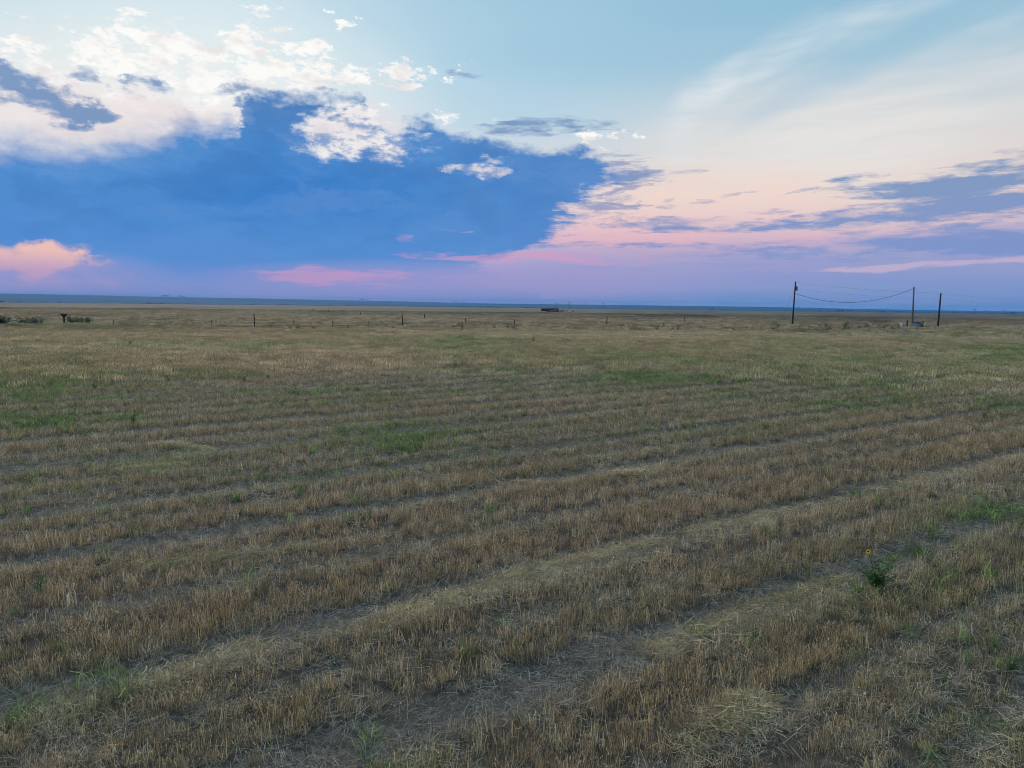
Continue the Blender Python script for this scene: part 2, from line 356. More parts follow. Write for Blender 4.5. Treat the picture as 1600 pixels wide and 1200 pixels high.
def height(X_, Y_):
    r = np.hypot(X_, Y_); az = np.degrees(np.arctan2(X_, Y_))
    z = (fbm(X_*.9, Y_*.9, 3, 21)-.5)*.07+(fbm(X_*.05, Y_*.05, 3, 22)-.5)*.5*sst(r, 15, 60)
    z = np.where(r < 200, z-.05*trackmask(X_, Y_), z)
    z = z+(fbm(X_*.004, Y_*.004, 3, 23)-.5)*1.6*sst(r, 200, 600)
    z = z-14*sst(r, 1250, 2000)
    hr = np.interp(az, [-180, -90, -38, -20, -10.6, -5, 0, 10, 20, 29, 36, 60, 180], [30, 52, 54, 42, 33, 25, 24, 22, 20, 8.5, 5, 6, 30])
    hr = hr+(fbm(az*.12, r*.0002, 3, 25)-.5)*5*(hr > 12)
    z = z+(hr+14)*sst(r, 2600, 7400)+(fbm(X_*.0012, Y_*.0012, 4, 24)-.5)*12*sst(r, 2300, 4000)*(1-sst(r, 6200, 7400))
    return z
def hz(x, y): return float(height(np.array([x], float), np.array([y], float))[0])

# what grows where: (column, row, half width, half height, weight)
GREEN = [(95, 662, 90, 13, .95), (620, 684, 95, 20, .85), (700, 675, 40, 10, .5), (1000, 592, 90, 8, .8), (1090, 590, 60, 6, .6), (960, 553, 90, 9, .75), (1040, 562, 90, 9, .4), (730, 541, 110, 11, .6), (1385, 603, 70, 9, .7), (1590, 560, 90, 30, .7), (60, 610, 130, 34, .55),
         (300, 583, 80, 7, .45), (1250, 575, 330, 30, .42), (1330, 633, 150, 12, .55), (1580, 632, 60, 10, .6), (520, 620, 90, 8, .45), (40, 1110, 130, 34, .5), (640, 1190, 90, 30, .5), (830, 1120, 60, 16, .3), (1560, 1150, 150, 90, .45), (330, 540, 250, 7, .35), (1530, 800, 70, 20, .5), (1430, 860, 50, 16, .4), (1380, 920, 40, 18, .3),
         (250, 715, 130, 16, .35), (180, 1060, 90, 26, .35), (640, 484, 240, 3, .5), (1350, 487, 330, 3, .55), (1000, 484, 200, 2, .4), (60, 540, 60, 6, .4), (880, 560, 200, 16, .25), (1400, 520, 200, 6, .35), (1230, 505, 60, 4, .3), (790, 650, 40, 10, .35), (50, 507, 50, 5, .5), (125, 507, 40, 5, .5), (1450, 950, 160, 120, .18)]
DARK = [(150, 513, 170, 3, .5), (90, 494, 90, 4, .45), (420, 513, 240, 3, .55), (640, 508, 200, 3, .3), (690, 492, 180, 2.2, .6), (920, 508, 140, 3, .5), (1400, 497, 330, 8, .9), (1100, 492, 180, 5, .75), (1250, 488, 120, 2, .4), (800, 488, 200, 2, .45), (1540, 503, 160, 5, .6), (0, 471.5, 900, 1.2, .5), (240, 501, 60, 3, .5), (1030, 497, 260, 3, .6), (1330, 515, 180, 3, .4)]
PALE = [(120, 506, 150, 2.5, .6), (900, 503, 240, 2.2, .5), (1390, 500, 80, 1.0, .9), (1010, 740, 50, 7, .8), (300, 545, 320, 9, .7), (760, 585, 260, 14, .5), (1490, 770, 160, 30, .35), (300, 712, 60, 5, .8), (250, 738, 70, 5, .8), (1140, 1130, 70, 22, .9), (800, 527, 500, 6, .6), (1300, 526, 300, 5, .6), (1250, 497, 70, 1.2, .6), (440, 612, 150, 6, .5), (1000, 620, 200, 8, .4), (290, 1035, 60, 12, .5), (1230, 830, 300, 16, .3), (620, 496, 260, 3, .4)]
PINK = [(560, 575, 260, 22, .7), (1000, 640, 260, 14, .5), (520, 720, 160, 14, .55), (1000, 840, 240, 70, .5), (130, 950, 200, 60, .45), (700, 850, 280, 60, .4), (1180, 620, 160, 10, .3), (420, 780, 260, 26, .45), (980, 513, 90, 3, .5), (720, 510, 60, 3, .4)]
def patch(x, y, lst, ox, oy):
    m = np.zeros_like(x)
    for a, b, rx, ry, w in lst: m = np.maximum(m, w*np.exp(-(((x+ox*rx-a)/rx)**2+((y+oy*ry-b)/ry)**2)))
    return m
def cover(X_, Y_):
    px, py = topix(X_, Y_)
    r = np.hypot(X_, Y_); k = 3.0/np.sqrt(np.maximum(r, 6))
    az_ = np.degrees(np.arctan2(X_, Y_)); dep = 4440/np.maximum(r, 3)
    ox = (fbm(az_*.45, dep*.12, 4, 31)-.5)*1.8; oy = (fbm(az_*.45, dep*.12, 4, 32)-.5)*2.2
    inf = Y_ > 1
    g = patch(px, py, GREEN, ox, oy)*inf; d = patch(px, py, DARK, ox, oy)*inf; p = patch(px, py, PALE, ox, oy)*inf; q = patch(px, py, PINK, ox, oy)*inf
    s, t = rowcoord(X_, Y_)
    n1 = fbm(t*.10, s*.5, 4, 33); n2 = fbm(X_*.5, Y_*.5, 4, 34); n3 = fbm(t*.03, s*.11, 3, 35)
    g = np.clip(g*(.45+1.1*n2)+.16*sst(n1, .55, .8)*sst(r, 9, 22)+.10*sst(n3, .5, .7), 0, 1)
    st_ = fbm(az_*.22, dep*.45, 5, 36)*sst(r, 25, 60); d = np.clip(d+.45*sst(st_, .56, .72)*sst(r, 60, 130), 0, 1); g = np.clip(g+.22*sst(fbm(az_*.2+40, dep*.22, 4, 37), .52, .7)*sst(r, 18, 40)*(1-sst(r, 125, 150)*.6), 0, 1)
    p = np.clip(p+.5*sst(n2, .56, .8)+.5*sst(fbm(az_*.16, dep*.5, 4, 38), .56, .7)*sst(r, 30, 60)+.85*windrow(X_, Y_)*(r < 120), 0, 1); q = np.clip(q+.45*sst(n3, .45, .7), 0, 1)
    tr = np.where(r < 140, trackmask(X_, Y_), 0)
    return g, d, p, q, tr, n1, n2
TAN, STRAW, PINKC, OLIVE, GRN, BRN, GREY = (np.array(k) for k in ((.44, .325, .205), (.56, .47, .34), (.475, .33, .24), (.29, .255, .145), (.11, .20, .055), (.095, .078, .066), (.34, .31, .28)))
def blend(a, b, t): return a*(1-t[:, None])+b*t[:, None]
def tone(X_, Y_, jitter=True):
    g, d, p, q, tr, n1, n2 = cover(X_, Y_)
    col = blend(np.broadcast_to(TAN, (len(X_), 3)), OLIVE, sst(n1, .42, .72)*.45)
    col = blend(col, PINKC, q); col = blend(col, STRAW, p*.8); col = blend(col, GREY, tr*.75); col = blend(col, GRN*1.25, g*.8); col = blend(col, BRN, d*.85)
    if jitter:
        k = rng.random(len(X_)); w = rng.random(len(X_))
        col = blend(col, STRAW, (k > .86)*.6); col = blend(col, np.array((.38, .25, .125)), (k < .10)*.55)
        col = blend(col, np.array((.15, .115, .085)), ((k > .10) & (k < .34))*.6)
        col = col*(.66+.62*w)[:, None]
    return col, g, d, p, tr

# ------------------------------------------------------------------ terrain sheet
RMAX = 9400.0
az = np.concatenate([np.arange(-180, -46, 3.0), np.arange(-46, 46, .13), np.arange(46, 180, 3.0)])
rr = [1.6]
while rr[-1] < 1600: rr.append(rr[-1]*1.0175)
while rr[-1] < RMAX: rr.append(min(RMAX, rr[-1]*1.03))
rr = np.array(rr); A, RR = np.meshgrid(np.radians(az), rr)
GX = (RR*np.sin(A)).ravel(); GY = (RR*np.cos(A)).ravel(); GZ = height(GX, GY)
na, nr = len(az), len(rr)
verts = np.concatenate([np.stack([GX, GY, GZ], 1), [[0, 0, 0]]]).astype(np.float32)
i, j = np.meshgrid(np.arange(nr-1), np.arange(na), indexing='ij'); j2 = (j+1) % na
quads = np.stack([i*na+j, i*na+j2, (i+1)*na+j2, (i+1)*na+j], -1).reshape(-1, 4)[:, ::-1]
cj = np.arange(na); tris = np.stack([np.full(na, nr*na), (cj+1) % na, cj], 1)
me = bpy.data.meshes.new('ground'); me.vertices.add(len(verts)); me.vertices.foreach_set('co', verts.ravel())
nq, ntr = len(quads), len(tris); me.loops.add(nq*4+ntr*3); me.loops.foreach_set('vertex_index', np.concatenate([quads.ravel(), tris.ravel()]).astype(np.int32))
me.polygons.add(nq+ntr); me.polygons.foreach_set('loop_start', np.concatenate([np.arange(nq)*4, nq*4+np.arange(ntr)*3]).astype(np.int32))
me.polygons.foreach_set('use_smooth', np.ones(nq+ntr, bool)); me.update()
tc_, g_, d_, p_, tr_ = tone(GX, GY, False)
rad = np.hypot(GX, GY)
SOIL = np.array((.072, .060, .049)); THATCH = np.array((.17, .150, .128))
near = blend(np.broadcast_to(SOIL, tc_.shape), THATCH, np.clip(tr_*.9+.15, 0, 1)*(.4+.6*fbm(GX*2, GY*2, 3, 41)))
near = blend(near, GRN*.7, g_*.5)
fcol = tc_*.44
fb = fbm(GX*.012, GY*.0035, 4, 42)
fcol = fcol*(.72+.56*fb)[:, None]
fcol = blend(fcol, np.array((.15, .135, .105)), np.full(len(GX), .3))
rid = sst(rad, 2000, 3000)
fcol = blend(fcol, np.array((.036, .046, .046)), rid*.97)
fcol = fcol*(1-.45*rid*sst(fbm(GX*.0016, GY*.0016, 4, 43), .48, .62))[:, None]
gc = blend(near, fcol, sst(rad, 60, 330))
gc = np.concatenate([gc, SOIL[None]]); ca = me.color_attributes.new('cover', 'FLOAT_COLOR', 'POINT')
ca.data.foreach_set('color', np.concatenate([gc, np.ones((len(gc), 1))], 1).astype(np.float32).ravel())
gm = bpy.data.materials.new('dry_ground'); gm.use_nodes = True; n = gm.node_tree.nodes; l = gm.node_tree.links; p = n['Principled BSDF']
p.inputs['Roughness'].default_value = 1; p.inputs['Specular IOR Level'].default_value = .05
a_ = n.new('ShaderNodeAttribute'); a_.attribute_name = 'cover'; t_ = n.new('ShaderNodeTexCoord')
def gn(scale, lo, hi, det=6, sc=(1, 1, 1)):
    mp = n.new('ShaderNodeMapping'); mp.inputs['Scale'].default_value = sc; l.new(t_.outputs['Object'], mp.inputs[0])
    z = n.new('ShaderNodeTexNoise'); z.inputs['Scale'].default_value = scale; z.inputs['Detail'].default_value = det; l.new(mp.outputs[0], z.inputs['Vector'])
    m = n.new('ShaderNodeMapRange'); m.inputs[1].default_value = .3; m.inputs[2].default_value = .7; m.inputs[3].default_value = lo; m.inputs[4].default_value = hi; l.new(z.outputs['Fac'], m.inputs[0]); return m.outputs[0], z
n1_, z1_ = gn(9, .55, 1.45); n2_, _ = gn(.35, .8, 1.2); n3_, _ = gn(.03, .8, 1.2, 6, (1, .3, 1))
m1 = n.new('ShaderNodeMath'); m1.operation = 'MULTIPLY'; l.new(n1_, m1.inputs[0]); l.new(n2_, m1.inputs[1])
m2 = n.new('ShaderNodeMath'); m2.operation = 'MULTIPLY'; l.new(m1.outputs[0], m2.inputs[0]); l.new(n3_, m2.inputs[1])
sv = n.new('ShaderNodeVectorMath'); sv.operation = 'SCALE'; l.new(a_.outputs['Color'], sv.inputs[0]); l.new(m2.outputs[0], sv.inputs[3]); l.new(sv.outputs[0], p.inputs['Base Color'])
bp = n.new('ShaderNodeBump'); bp.inputs['Strength'].default_value = .6; bp.inputs['Distance'].default_value = .03; l.new(z1_.outputs['Fac'], bp.inputs['Height']); l.new(bp.outputs[0], p.inputs['Normal'])
me.materials.append(gm)
go = bpy.data.objects.new('ground', me); COL.objects.link(go); tag(go, kind='structure')

# haze: blue air between the field and the far ridge
hb = MB().box(-9700, -9700, -20, 9700, 9700, 75)
hm = bpy.data.materials.new('haze'); hm.use_nodes = True; hn = hm.node_tree; hn.nodes.clear()
pv = hn.nodes.new('ShaderNodeVolumePrincipled'); pv.inputs['Color'].default_value = (.09, .45, 1, 1); pv.inputs['Density'].default_value = 1.2e-4; pv.inputs['Anisotropy'].default_value = 0
ho = hn.nodes.new('ShaderNodeOutputMaterial'); hn.links.new(pv.outputs[0], ho.inputs['Volume'])
hob = hb.build('haze', hm); tag(hob, kind='stuff')

# ------------------------------------------------------------------ vegetation source meshes
def blade_mat(name, trans, rough=.8):
    m = bpy.data.materials.new(name); m.use_nodes = True; n = m.node_tree.nodes; l = m.node_tree.links; p = n['Principled BSDF']
    p.inputs['Roughness'].default_value = rough; p.inputs['Specular IOR Level'].default_value = .15
    a = n.new('ShaderNodeAttribute'); a.attribute_type = 'INSTANCER'; a.attribute_name = 'tint'
    g = n.new('ShaderNodeNewGeometry'); r = n.new('ShaderNodeMapRange'); r.inputs[3].default_value = .28; r.inputs[4].default_value = 1.85; l.new(g.outputs['Random Per Island'], r.inputs[0])
    v = n.new('ShaderNodeVectorMath'); v.operation = 'SCALE'; l.new(a.outputs['Color'], v.inputs[0]); l.new(r.outputs[0], v.inputs[3])
    hs = n.new('ShaderNodeHueSaturation'); mh = n.new('ShaderNodeMath'); mh.operation = 'MULTIPLY_ADD'; mh.inputs[1].default_value = 7.31; mh.inputs[2].default_value = 0; l.new(g.outputs['Random Per Island'], mh.inputs[0])
    fr_ = n.new('ShaderNodeMath'); fr_.operation = 'FRACT'; l.new(mh.outputs[0], fr_.inputs[0]); mr = n.new('ShaderNodeMapRange'); mr.inputs[3].default_value = .485; mr.inputs[4].default_value = .525; l.new(fr_.outputs[0], mr.inputs[0])
    l.new(mr.outputs[0], hs.inputs['Hue']); l.new(v.outputs[0], hs.inputs['Color']); l.new(hs.outputs[0], p.inputs['Base Color'])
    tr = n.new('ShaderNodeBsdfTranslucent'); l.new(hs.outputs[0], tr.inputs[0]); mx = n.new('ShaderNodeMixShader'); mx.inputs[0].default_value = trans
    l.new(p.outputs[0], mx.inputs[1]); l.new(tr.outputs[0], mx.inputs[2]); l.new(mx.outputs[0], n['Material Output'].inputs[0]); return m
M_STALK = blade_mat('dry_stalk', .22); M_LEAF = blade_mat('green_blade', .35)
src = {}
def stalk(mb, x, y, h, w, lean, ang, head=0.0, curl=0.0):
    dx_, dy_ = math.cos(ang)*lean, math.sin(ang)*lean; fa = random.uniform(0, math.pi); wx, wy = math.cos(fa)*w/2, math.sin(fa)*w/2
    k = len(mb.v); mxh = h*.55
    mb.v += [(x-wx, y-wy, -.02), (x+wx, y+wy, -.02), (x+dx_*.45+wx, y+dy_*.45+wy, mxh), (x+dx_*.45-wx, y+dy_*.45-wy, mxh), (x+dx_*(1+curl)+wx*.7, y+dy_*(1+curl)+wy*.7, h*(1-curl*.4)), (x+dx_*(1+curl)-wx*.7, y+dy_*(1+curl)-wy*.7, h*(1-curl*.4))]
    mb.f += [(k, k+1, k+2, k+3), (k+3, k+2, k+4, k+5)]
    if head:
        tx, ty, tz = x+dx_*(1+curl), y+dy_*(1+curl), h*(1-curl*.4); hw = head*.28
        for a in (fa, fa+1.6):
            cx, cy = math.cos(a)*hw, math.sin(a)*hw
            mb.quad((tx, ty, tz-.01), (tx+cx, ty+cy, tz+head*.45), (tx+dx_*.2, ty+dy_*.2, tz+head), (tx-cx, ty-cy, tz+head*.4))
def flat_straw(mb, x, y, z, L, w, ang, tilt):
    ca_, sa_ = math.cos(ang), math.sin(ang); ex, ey, ez = x+ca_*L, y+sa_*L, z+L*tilt; mb.quad((x-sa_*w/2, y+ca_*w/2, z), (x+sa_*w/2, y-ca_*w/2, z), (ex+sa_*w/2, ey-ca_*w/2, ez), (ex-sa_*w/2, ey+ca_*w/2, ez+.002))
def make_src(kind, nvar, fn, mat):
    coll = bpy.data.collections.new(kind)
    for i in range(nvar):
        mb = MB(); fn(mb, i); o = bpy.data.objects.new('%s_%02d' % (kind, i), mb.mesh(kind, mat)); coll.objects.link(o)
    src[kind] = (coll, nvar)
U_ = random.uniform
def f_stub(mb, i):
    for k in range(13+i % 4):
        a, q = U_(0, 6.28), .11*math.sqrt(random.random()); stalk(mb, q*math.cos(a), q*math.sin(a), U_(.10, .25), U_(.0035, .0065), U_(0, .07), U_(0, 6.28), head=.016 if random.random() < .08 else 0)
    for k in range(7): flat_straw(mb, U_(-.1, .1), U_(-.1, .1), U_(.01, .09), U_(.04, .13), .006, U_(0, 6.28), U_(-.2, .8))
def f_head(mb, i):
    for k in range(14):
        a, q = U_(0, 6.28), .12*math.sqrt(random.random()); stalk(mb, q*math.cos(a), q*math.sin(a), U_(.16, .32), U_(.003, .005), U_(.02, .13), U_(0, 6.28), head=U_(.015, .034), curl=U_(0, .5))
    for k in range(6): stalk(mb, U_(-.1, .1), U_(-.1, .1), U_(.06, .14), .005, U_(.03, .1), U_(0, 6.28))
def f_litter(mb, i):
    for k in range(30):
        a, q = U_(0, 6.28), .22*math.sqrt(random.random()); flat_straw(mb, q*math.cos(a), q*math.sin(a), U_(.005, .05), U_(.06, .24), U_(.0025, .005), random.gauss(0, .7)+(math.pi if random.random() < .5 else 0), U_(-.12, .22))
def f_green(mb, i):
    for k in range(26):
        a, q = U_(0, 6.28), .09*math.sqrt(random.random()); stalk(mb, q*math.cos(a), q*math.sin(a), U_(.08, .22), U_(.005, .011), U_(.03, .14), U_(0, 6.28), curl=U_(.1, .7))
def f_patch(mb, i):
    for k in range(85):
        a, q = U_(0, 6.28), .45*math.sqrt(random.random()); stalk(mb, q*math.cos(a), q*math.sin(a), U_(.10, .27), U_(.008, .014), U_(0, .09), U_(0, 6.28), head=.035 if random.random() < .3 else 0)
def f_tall(mb, i):
    for k in range(60):
        a, q = U_(0, 6.28), .5*math.sqrt(random.random()); stalk(mb, q*math.cos(a), q*math.sin(a), U_(.2, .55), U_(.012, .022), U_(.02, .2), U_(0, 6.28), head=.07 if random.random() < .4 else 0)
make_src('stub', 10, f_stub, M_STALK); make_src('headed', 6, f_head, M_STALK); make_src('litter', 6, f_litter, M_STALK)
make_src('greens', 5, f_green, M_LEAF); make_src('patch', 8, f_patch, M_STALK); make_src('tall', 6, f_tall, M_STALK)

def scatter(name, kind, X_, Y_, tint, scale, rotz=None, zoff=0.0, tilt=.12, zs=None):
    N = len(X_); coll, nv = src[kind]
    me = bpy.data.meshes.new(name); me.vertices.add(N)
    me.vertices.foreach_set('co', np.stack([X_, Y_, height(X_, Y_)+zoff], 1).astype(np.float32).ravel())
    def add(nm, ty, key, arr): at_ = me.attributes.new(nm, ty, 'POINT'); at_.data.foreach_set(key, np.ascontiguousarray(arr).ravel())
    rz = rng.random(N)*6.283 if rotz is None else rotz
    add('rot', 'FLOAT_VECTOR', 'vector', np.stack([rng.normal(0, tilt, N), rng.normal(0, tilt, N), rz], 1).astype(np.float32))
    zs = np.ones(N) if zs is None else zs
    add('scl', 'FLOAT_VECTOR', 'vector', np.stack([scale, scale, scale*zs], 1).astype(np.float32))
    add('idx', 'INT', 'value', rng.integers(0, nv, N).astype(np.int32))
    add('tint', 'FLOAT_COLOR', 'color', np.concatenate([tint, np.ones((N, 1))], 1).astype(np.float32))
    me.materials.append(M_STALK)
    o = bpy.data.objects.new(name, me); COL.objects.link(o); tag(o, kind='stuff')
    g = bpy.data.node_groups.new(name, 'GeometryNodeTree'); g.interface.new_socket('Geometry', in_out='INPUT', socket_type='NodeSocketGeometry'); g.interface.new_socket('Geometry', in_out='OUTPUT', socket_type='NodeSocketGeometry')
    gi = g.nodes.new('NodeGroupInput'); goo = g.nodes.new('NodeGroupOutput'); ip = g.nodes.new('GeometryNodeInstanceOnPoints')
    ci = g.nodes.new('GeometryNodeCollectionInfo'); ci.inputs[0].default_value = coll; ci.inputs[1].default_value = True; ci.inputs[2].default_value = True
    def at_(nm, dt): q = g.nodes.new('GeometryNodeInputNamedAttribute'); q.data_type = dt; q.inputs[0].default_value = nm; return q.outputs[0]
    L = g.links.new; L(gi.outputs[0], ip.inputs['Points']); L(ci.outputs[0], ip.inputs['Instance']); ip.inputs['Pick Instance'].default_value = True
    L(at_('idx', 'INT'), ip.inputs['Instance Index']); L(at_('rot', 'FLOAT_VECTOR'), ip.inputs['Rotation']); L(at_('scl', 'FLOAT_VECTOR'), ip.inputs['Scale']); L(ip.outputs[0], goo.inputs[0])
    md = o.modifiers.new('scatter', 'NODES'); md.node_group = g; return o
def sector(r0, r1, dens, half=41.0):
    n_ = int(R(2*half)/2*(r1*r1-r0*r0)*dens); r = np.sqrt(rng.random(n_)*(r1*r1-r0*r0)+r0*r0); a = (rng.random(n_)*2-1)*R(half)
    return r*np.sin(a), r*np.cos(a)
def rowgate(X_, Y_, amount):
    s, t = rowcoord(X_, Y_); s = s+(fbm(t*.4, s*.1, 2, 51)-.5)*.12
    px = np.where(s < 4.6, s/.56, s/.30); ph = np.abs(px-np.round(px))*2
    return 1-amount*sst(ph, .45, .95)
XS, YS = [], []
for r0, r1, dn in ((4.2, 9, 190), (9, 18, 150), (18, 32, 85), (32, 55, 40)):
    x, y = sector(r0, r1, dn, 44 if r0 < 10 else 40.5); XS.append(x); YS.append(y)
x = np.concatenate(XS); y = np.concatenate(YS)
col, g, d, p, tr = tone(x, y); rr_ = np.hypot(x, y)
s_, t__ = rowcoord(x, y); rowy = np.clip(.5+.47*sst(5.0-s_, 0, 1.8), 0, .97)
thin = -.05+1.55*fbm(x*.8, y*.8, 4, 61)+.5*sst(rr_, 14, 40)
keep = rng.random(len(x)) < (1-tr*1.05)*rowgate(x, y, rowy)*np.clip(thin, .15, 1)*(1-.25*g)
x, y, col, g, p, tr, rr_ = (k[keep] for k in (x, y, col, g, p, tr, rr_))
hm_ = .72+.75*fbm(x*.35, y*.35, 4, 62)
hd = rng.random(len(x)) < .30*sst(fbm(x*.25+9, y*.25, 3, 63), .42, .62)+.05
fat = 1+.8*sst(rr_, 12, 50)
sc_ = (.46+.33*rng.random(len(x)))*fat
scatter('wheat_stubble', 'stub', x[~hd], y[~hd], col[~hd], sc_[~hd], zs=hm_[~hd]/fat[~hd])
scatter('seed_grass', 'headed', x[hd], y[hd], col[hd]*1.15, sc_[hd], zs=.85*hm_[hd]/fat[hd])
# straw litter, thick in the tracks
XS, YS = [], []
for r0, r1, dn in ((4.2, 12, 80), (12, 24, 50), (24, 50, 20)):
    x, y = sector(r0, r1, dn, 44 if r0 < 10 else 40.5); XS.append(x); YS.append(y)
x = np.concatenate(XS); y = np.concatenate(YS); g, d, p, q, tr, n1, n2 = cover(x, y)
keep = rng.random(len(x)) < np.clip(tr*1.0+p*.5+.12, 0, 1); x, y, p, tr, g = (k[keep] for k in (x, y, p, tr, g))
lc = blend(np.broadcast_to(GREY, (len(x), 3)), STRAW, np.clip(p*.9+(1-tr)*.35, 0, 1)); lc = lc*(.40+.62*rng.random(len(x)))[:, None]
zz = .005+.05*p; hx, hy, hz_, hc = [], [], [], []
for (ax, ay), (bx_, by_), cnt, wd, top_, tone_ in (((1045, 1168), (1195, 1100), 300, .10, .12, .84), ((965, 744), (1050, 735), 300, .20, .14, 1.15), ((240, 696), (335, 704), 260, .22, .10, 1.1), ((190, 738), (290, 727), 220, .2, .10, 1.05), ((235, 1068), (390, 1012), 300, .12, .07, .95),
        ((560, 985), (815, 900), 420, .11, .08, .95), ((815, 900), (1130, 820), 420, .12, .08, 1.0), ((1130, 820), (1600, 712), 700, .15, .08, 1.05), ((1000, 1022), (1330, 905), 380, .12, .06, .9), ((560, 768), (960, 748), 260, .2, .06, .95), ((100, 905), (520, 850), 300, .14, .06, .85), ((840, 660), (1080, 628), 360, .35, .08, .95)):
    q0, q1 = np.array(at(ax, ay)), np.array(at(bx_, by_)); L0 = np.linalg.norm(q1-q0); tt = rng.random(int(cnt*.85)); wd *= .55; top_ *= .55; tt = tt[rng.random(len(tt)) < .25+1.3*sst(fbm(tt*L0*.7, tt*0+by_, 3, 82), .38, .62)]; nrm = np.array((-(q1-q0)[1], (q1-q0)[0]))/L0
    off = rng.normal(0, wd, len(tt))+(fbm(tt*L0*.6, tt*0+ax, 3, 81)-.5)*.3; pt = q0+(q1-q0)*tt[:, None]+nrm*off[:, None]
    hx.append(pt[:, 0]); hy.append(pt[:, 1]); hz_.append(.01+top_*np.exp(-(off/wd)**2*.7)*rng.random(len(tt))); hc.append(STRAW*np.array((1, .93, .80))*tone_*(.5+.75*rng.random(len(tt)))[:, None])
x = np.concatenate([x]+hx); y = np.concatenate([y]+hy); zz = np.concatenate([zz]+hz_); lc = np.concatenate([lc]+hc); p = zz
scatter('straw_litter', 'litter', x, y, lc, .55+.5*rng.random(len(x)), rotz=math.pi/2-TH+rng.normal(0, 1.1, len(x)), zoff=zz, zs=.7+.9*rng.random(len(x)))
# green grass in patches
XS, YS = [], []
for r0, r1, dn in ((4.2, 20, 20), (20, 45, 13), (45, 120, 4)):
    x, y = sector(r0, r1, dn, 42); XS.append(x); YS.append(y)
x = np.concatenate(XS); y = np.concatenate(YS); g, d, p, q, tr, n1, n2 = cover(x, y)
keep = rng.random(len(x)) < g**1.3*1.1+.012; x, y, g = x[keep], y[keep], g[keep]; r_ = np.hypot(x, y)
gcx = blend(np.broadcast_to(GRN*1.25, (len(x), 3)), OLIVE*.9, rng.random(len(x))*.7)*(.65+.7*rng.random(len(x)))[:, None]
scatter('green_grass', 'greens', x, y, gcx, (.7+.7*rng.random(len(x)))*(1+1.2*sst(r_, 20, 100)), zs=1/(1+.7*sst(r_, 20, 100)))
# farther cover
XS, YS = [], []
for r0, r1, dn in ((40, 75, 6.0), (75, 122, 3.6)):
    x, y = sector(r0, r1, dn, 40); XS.append(x); YS.append(y)
x = np.concatenate(XS); y = np.concatenate(YS); col, g, d, p, tr = tone(x, y)
keep = rng.random(len(x)) < (1-tr*.8)*sst(np.hypot(x, y), 36, 60); x, y, col = x[keep], y[keep], col[keep]
scatter('distant_stubble', 'patch', x, y, col*1.25, 1.0+.5*rng.random(len(x)), zs=.55+.6*fbm(x*.3, y*.3, 3, 64), tilt=.04)
x, y = sector(112, 420, .42, 40); col, g, d, p, tr = tone(x, y); r_ = np.hypot(x, y)
scatter('prairie_grass', 'tall', x, y, col*1.22*(1-.2*sst(r_, 200, 420))[:, None], (1.3+.9*rng.random(len(x)))*(1+.6*sst(r_, 150, 400)), zs=(.16+.34*fbm(x*.08, y*.03, 3, 65))/(1+.9*sst(r_, 150, 400)), tilt=.02)

# ------------------------------------------------------------------ materials for built things
M_POLE = material('weathered_pole', (.045, .038, .033), .9, .35, 3, bump=.3)
M_POLE2 = material('grey_pole', (.16, .145, .125), .9, .3, 3, bump=.3)
M_POST = material('post_wood', (.05, .043, .038), .95, .35, 8)
M_WIRE = material('wire', (.05, .05, .055), .6, .1, 1, metal=.3)
M_GREYM = material('transformer_grey', (.14, .16, .18), .5, .15, 5)
M_CER = material('insulator', (.30, .28, .27), .3, .1, 5)
M_MAROON = material('maroon_siding', (.050, .018, .026), .8, .2, .6)
M_MROOF = material('maroon_roof', (.085, .035, .045), .7, .2, .6)
M_WHITE = material('white_paint', (.70, .70, .68), .6, .08, 3)
M_GLASS = material('dark_glass', (.03, .035, .045), .15, .1, 2)
M_RUB = material('rubber', (.03, .03, .03), .8, .1, 5)
M_BLUE = material('pale_blue_plastic', (.22, .30, .48), .5, .15, 4)
M_TARP = material('dark_tarp', (.025, .028, .045), .6, .3, 4)
M_LEAFD = material('weed_leaf', (.045, .085, .030), .7, .25, 20, trans=.3, island=.4)
M_LEAFG = material('weed_leaf_bright', (.075, .16, .05), .7, .25, 20, trans=.3, island=.35)
M_STEM = material('weed_stem', (.10, .12, .05), .8, .2, 10)
M_RED = material('dry_weed', (.15, .10, .065), .9, .25, 10, trans=.2, island=.4)
M_YEL = material('yellow_petal', (.75, .45, .02), .6, .1, 20, trans=.2)
M_DISC = material('flower_disc', (.06, .035, .015), .9, .3, 60)
M_TREE = material('far_foliage', (.030, .045, .028), .9, .35, .2, island=.4)
M_BARK = material('bark', (.06, .05, .04), .95, .3, 5)

# ------------------------------------------------------------------ utility poles and lines
def pole_at(x, yb, xt, yt, name, label, mat, rb=.17, rt=.11, dist=None):
    px_, py_ = at(x, yb)
    if dist: k = dist/math.hypot(px_, py_); px_ *= k; py_ *= k
    d = ray(xt, yt); t = (math.hypot(px_, py_))/math.hypot(d[0], d[1]); topz = EYE+d[2]*t
    tx_, ty_ = d[0]*t, d[1]*t
    z0 = hz(px_, py_); o = empty(name, (px_, py_, z0)); tag(o, label, 'utility pole', 'wooden utility poles')
    H = topz-z0; mb = MB(); off = (tx_-px_, ty_-py_)
    mb.tube([(0, 0, -.5), (off[0]*.5, off[1]*.5, H*.5), (off[0], off[1], H)], [rb, (rb+rt)/2, rt], 12); mb.build('pole_shaft', mat, o, True)
    return o, H, off
p1, H1, o1 = pole_at(1238, 508.5, 1243, 440, 'utility_pole', 'tall dark wooden utility pole with a transformer, leftmost of the three', M_POLE, .20, .15)
p2, H2, o2 = pole_at(1425.5, 510, 1428, 448.5, 'utility_pole', 'greyish wooden pole holding the sagging cable end, beside the blue and dark clutter', M_POLE2, .22, .17)
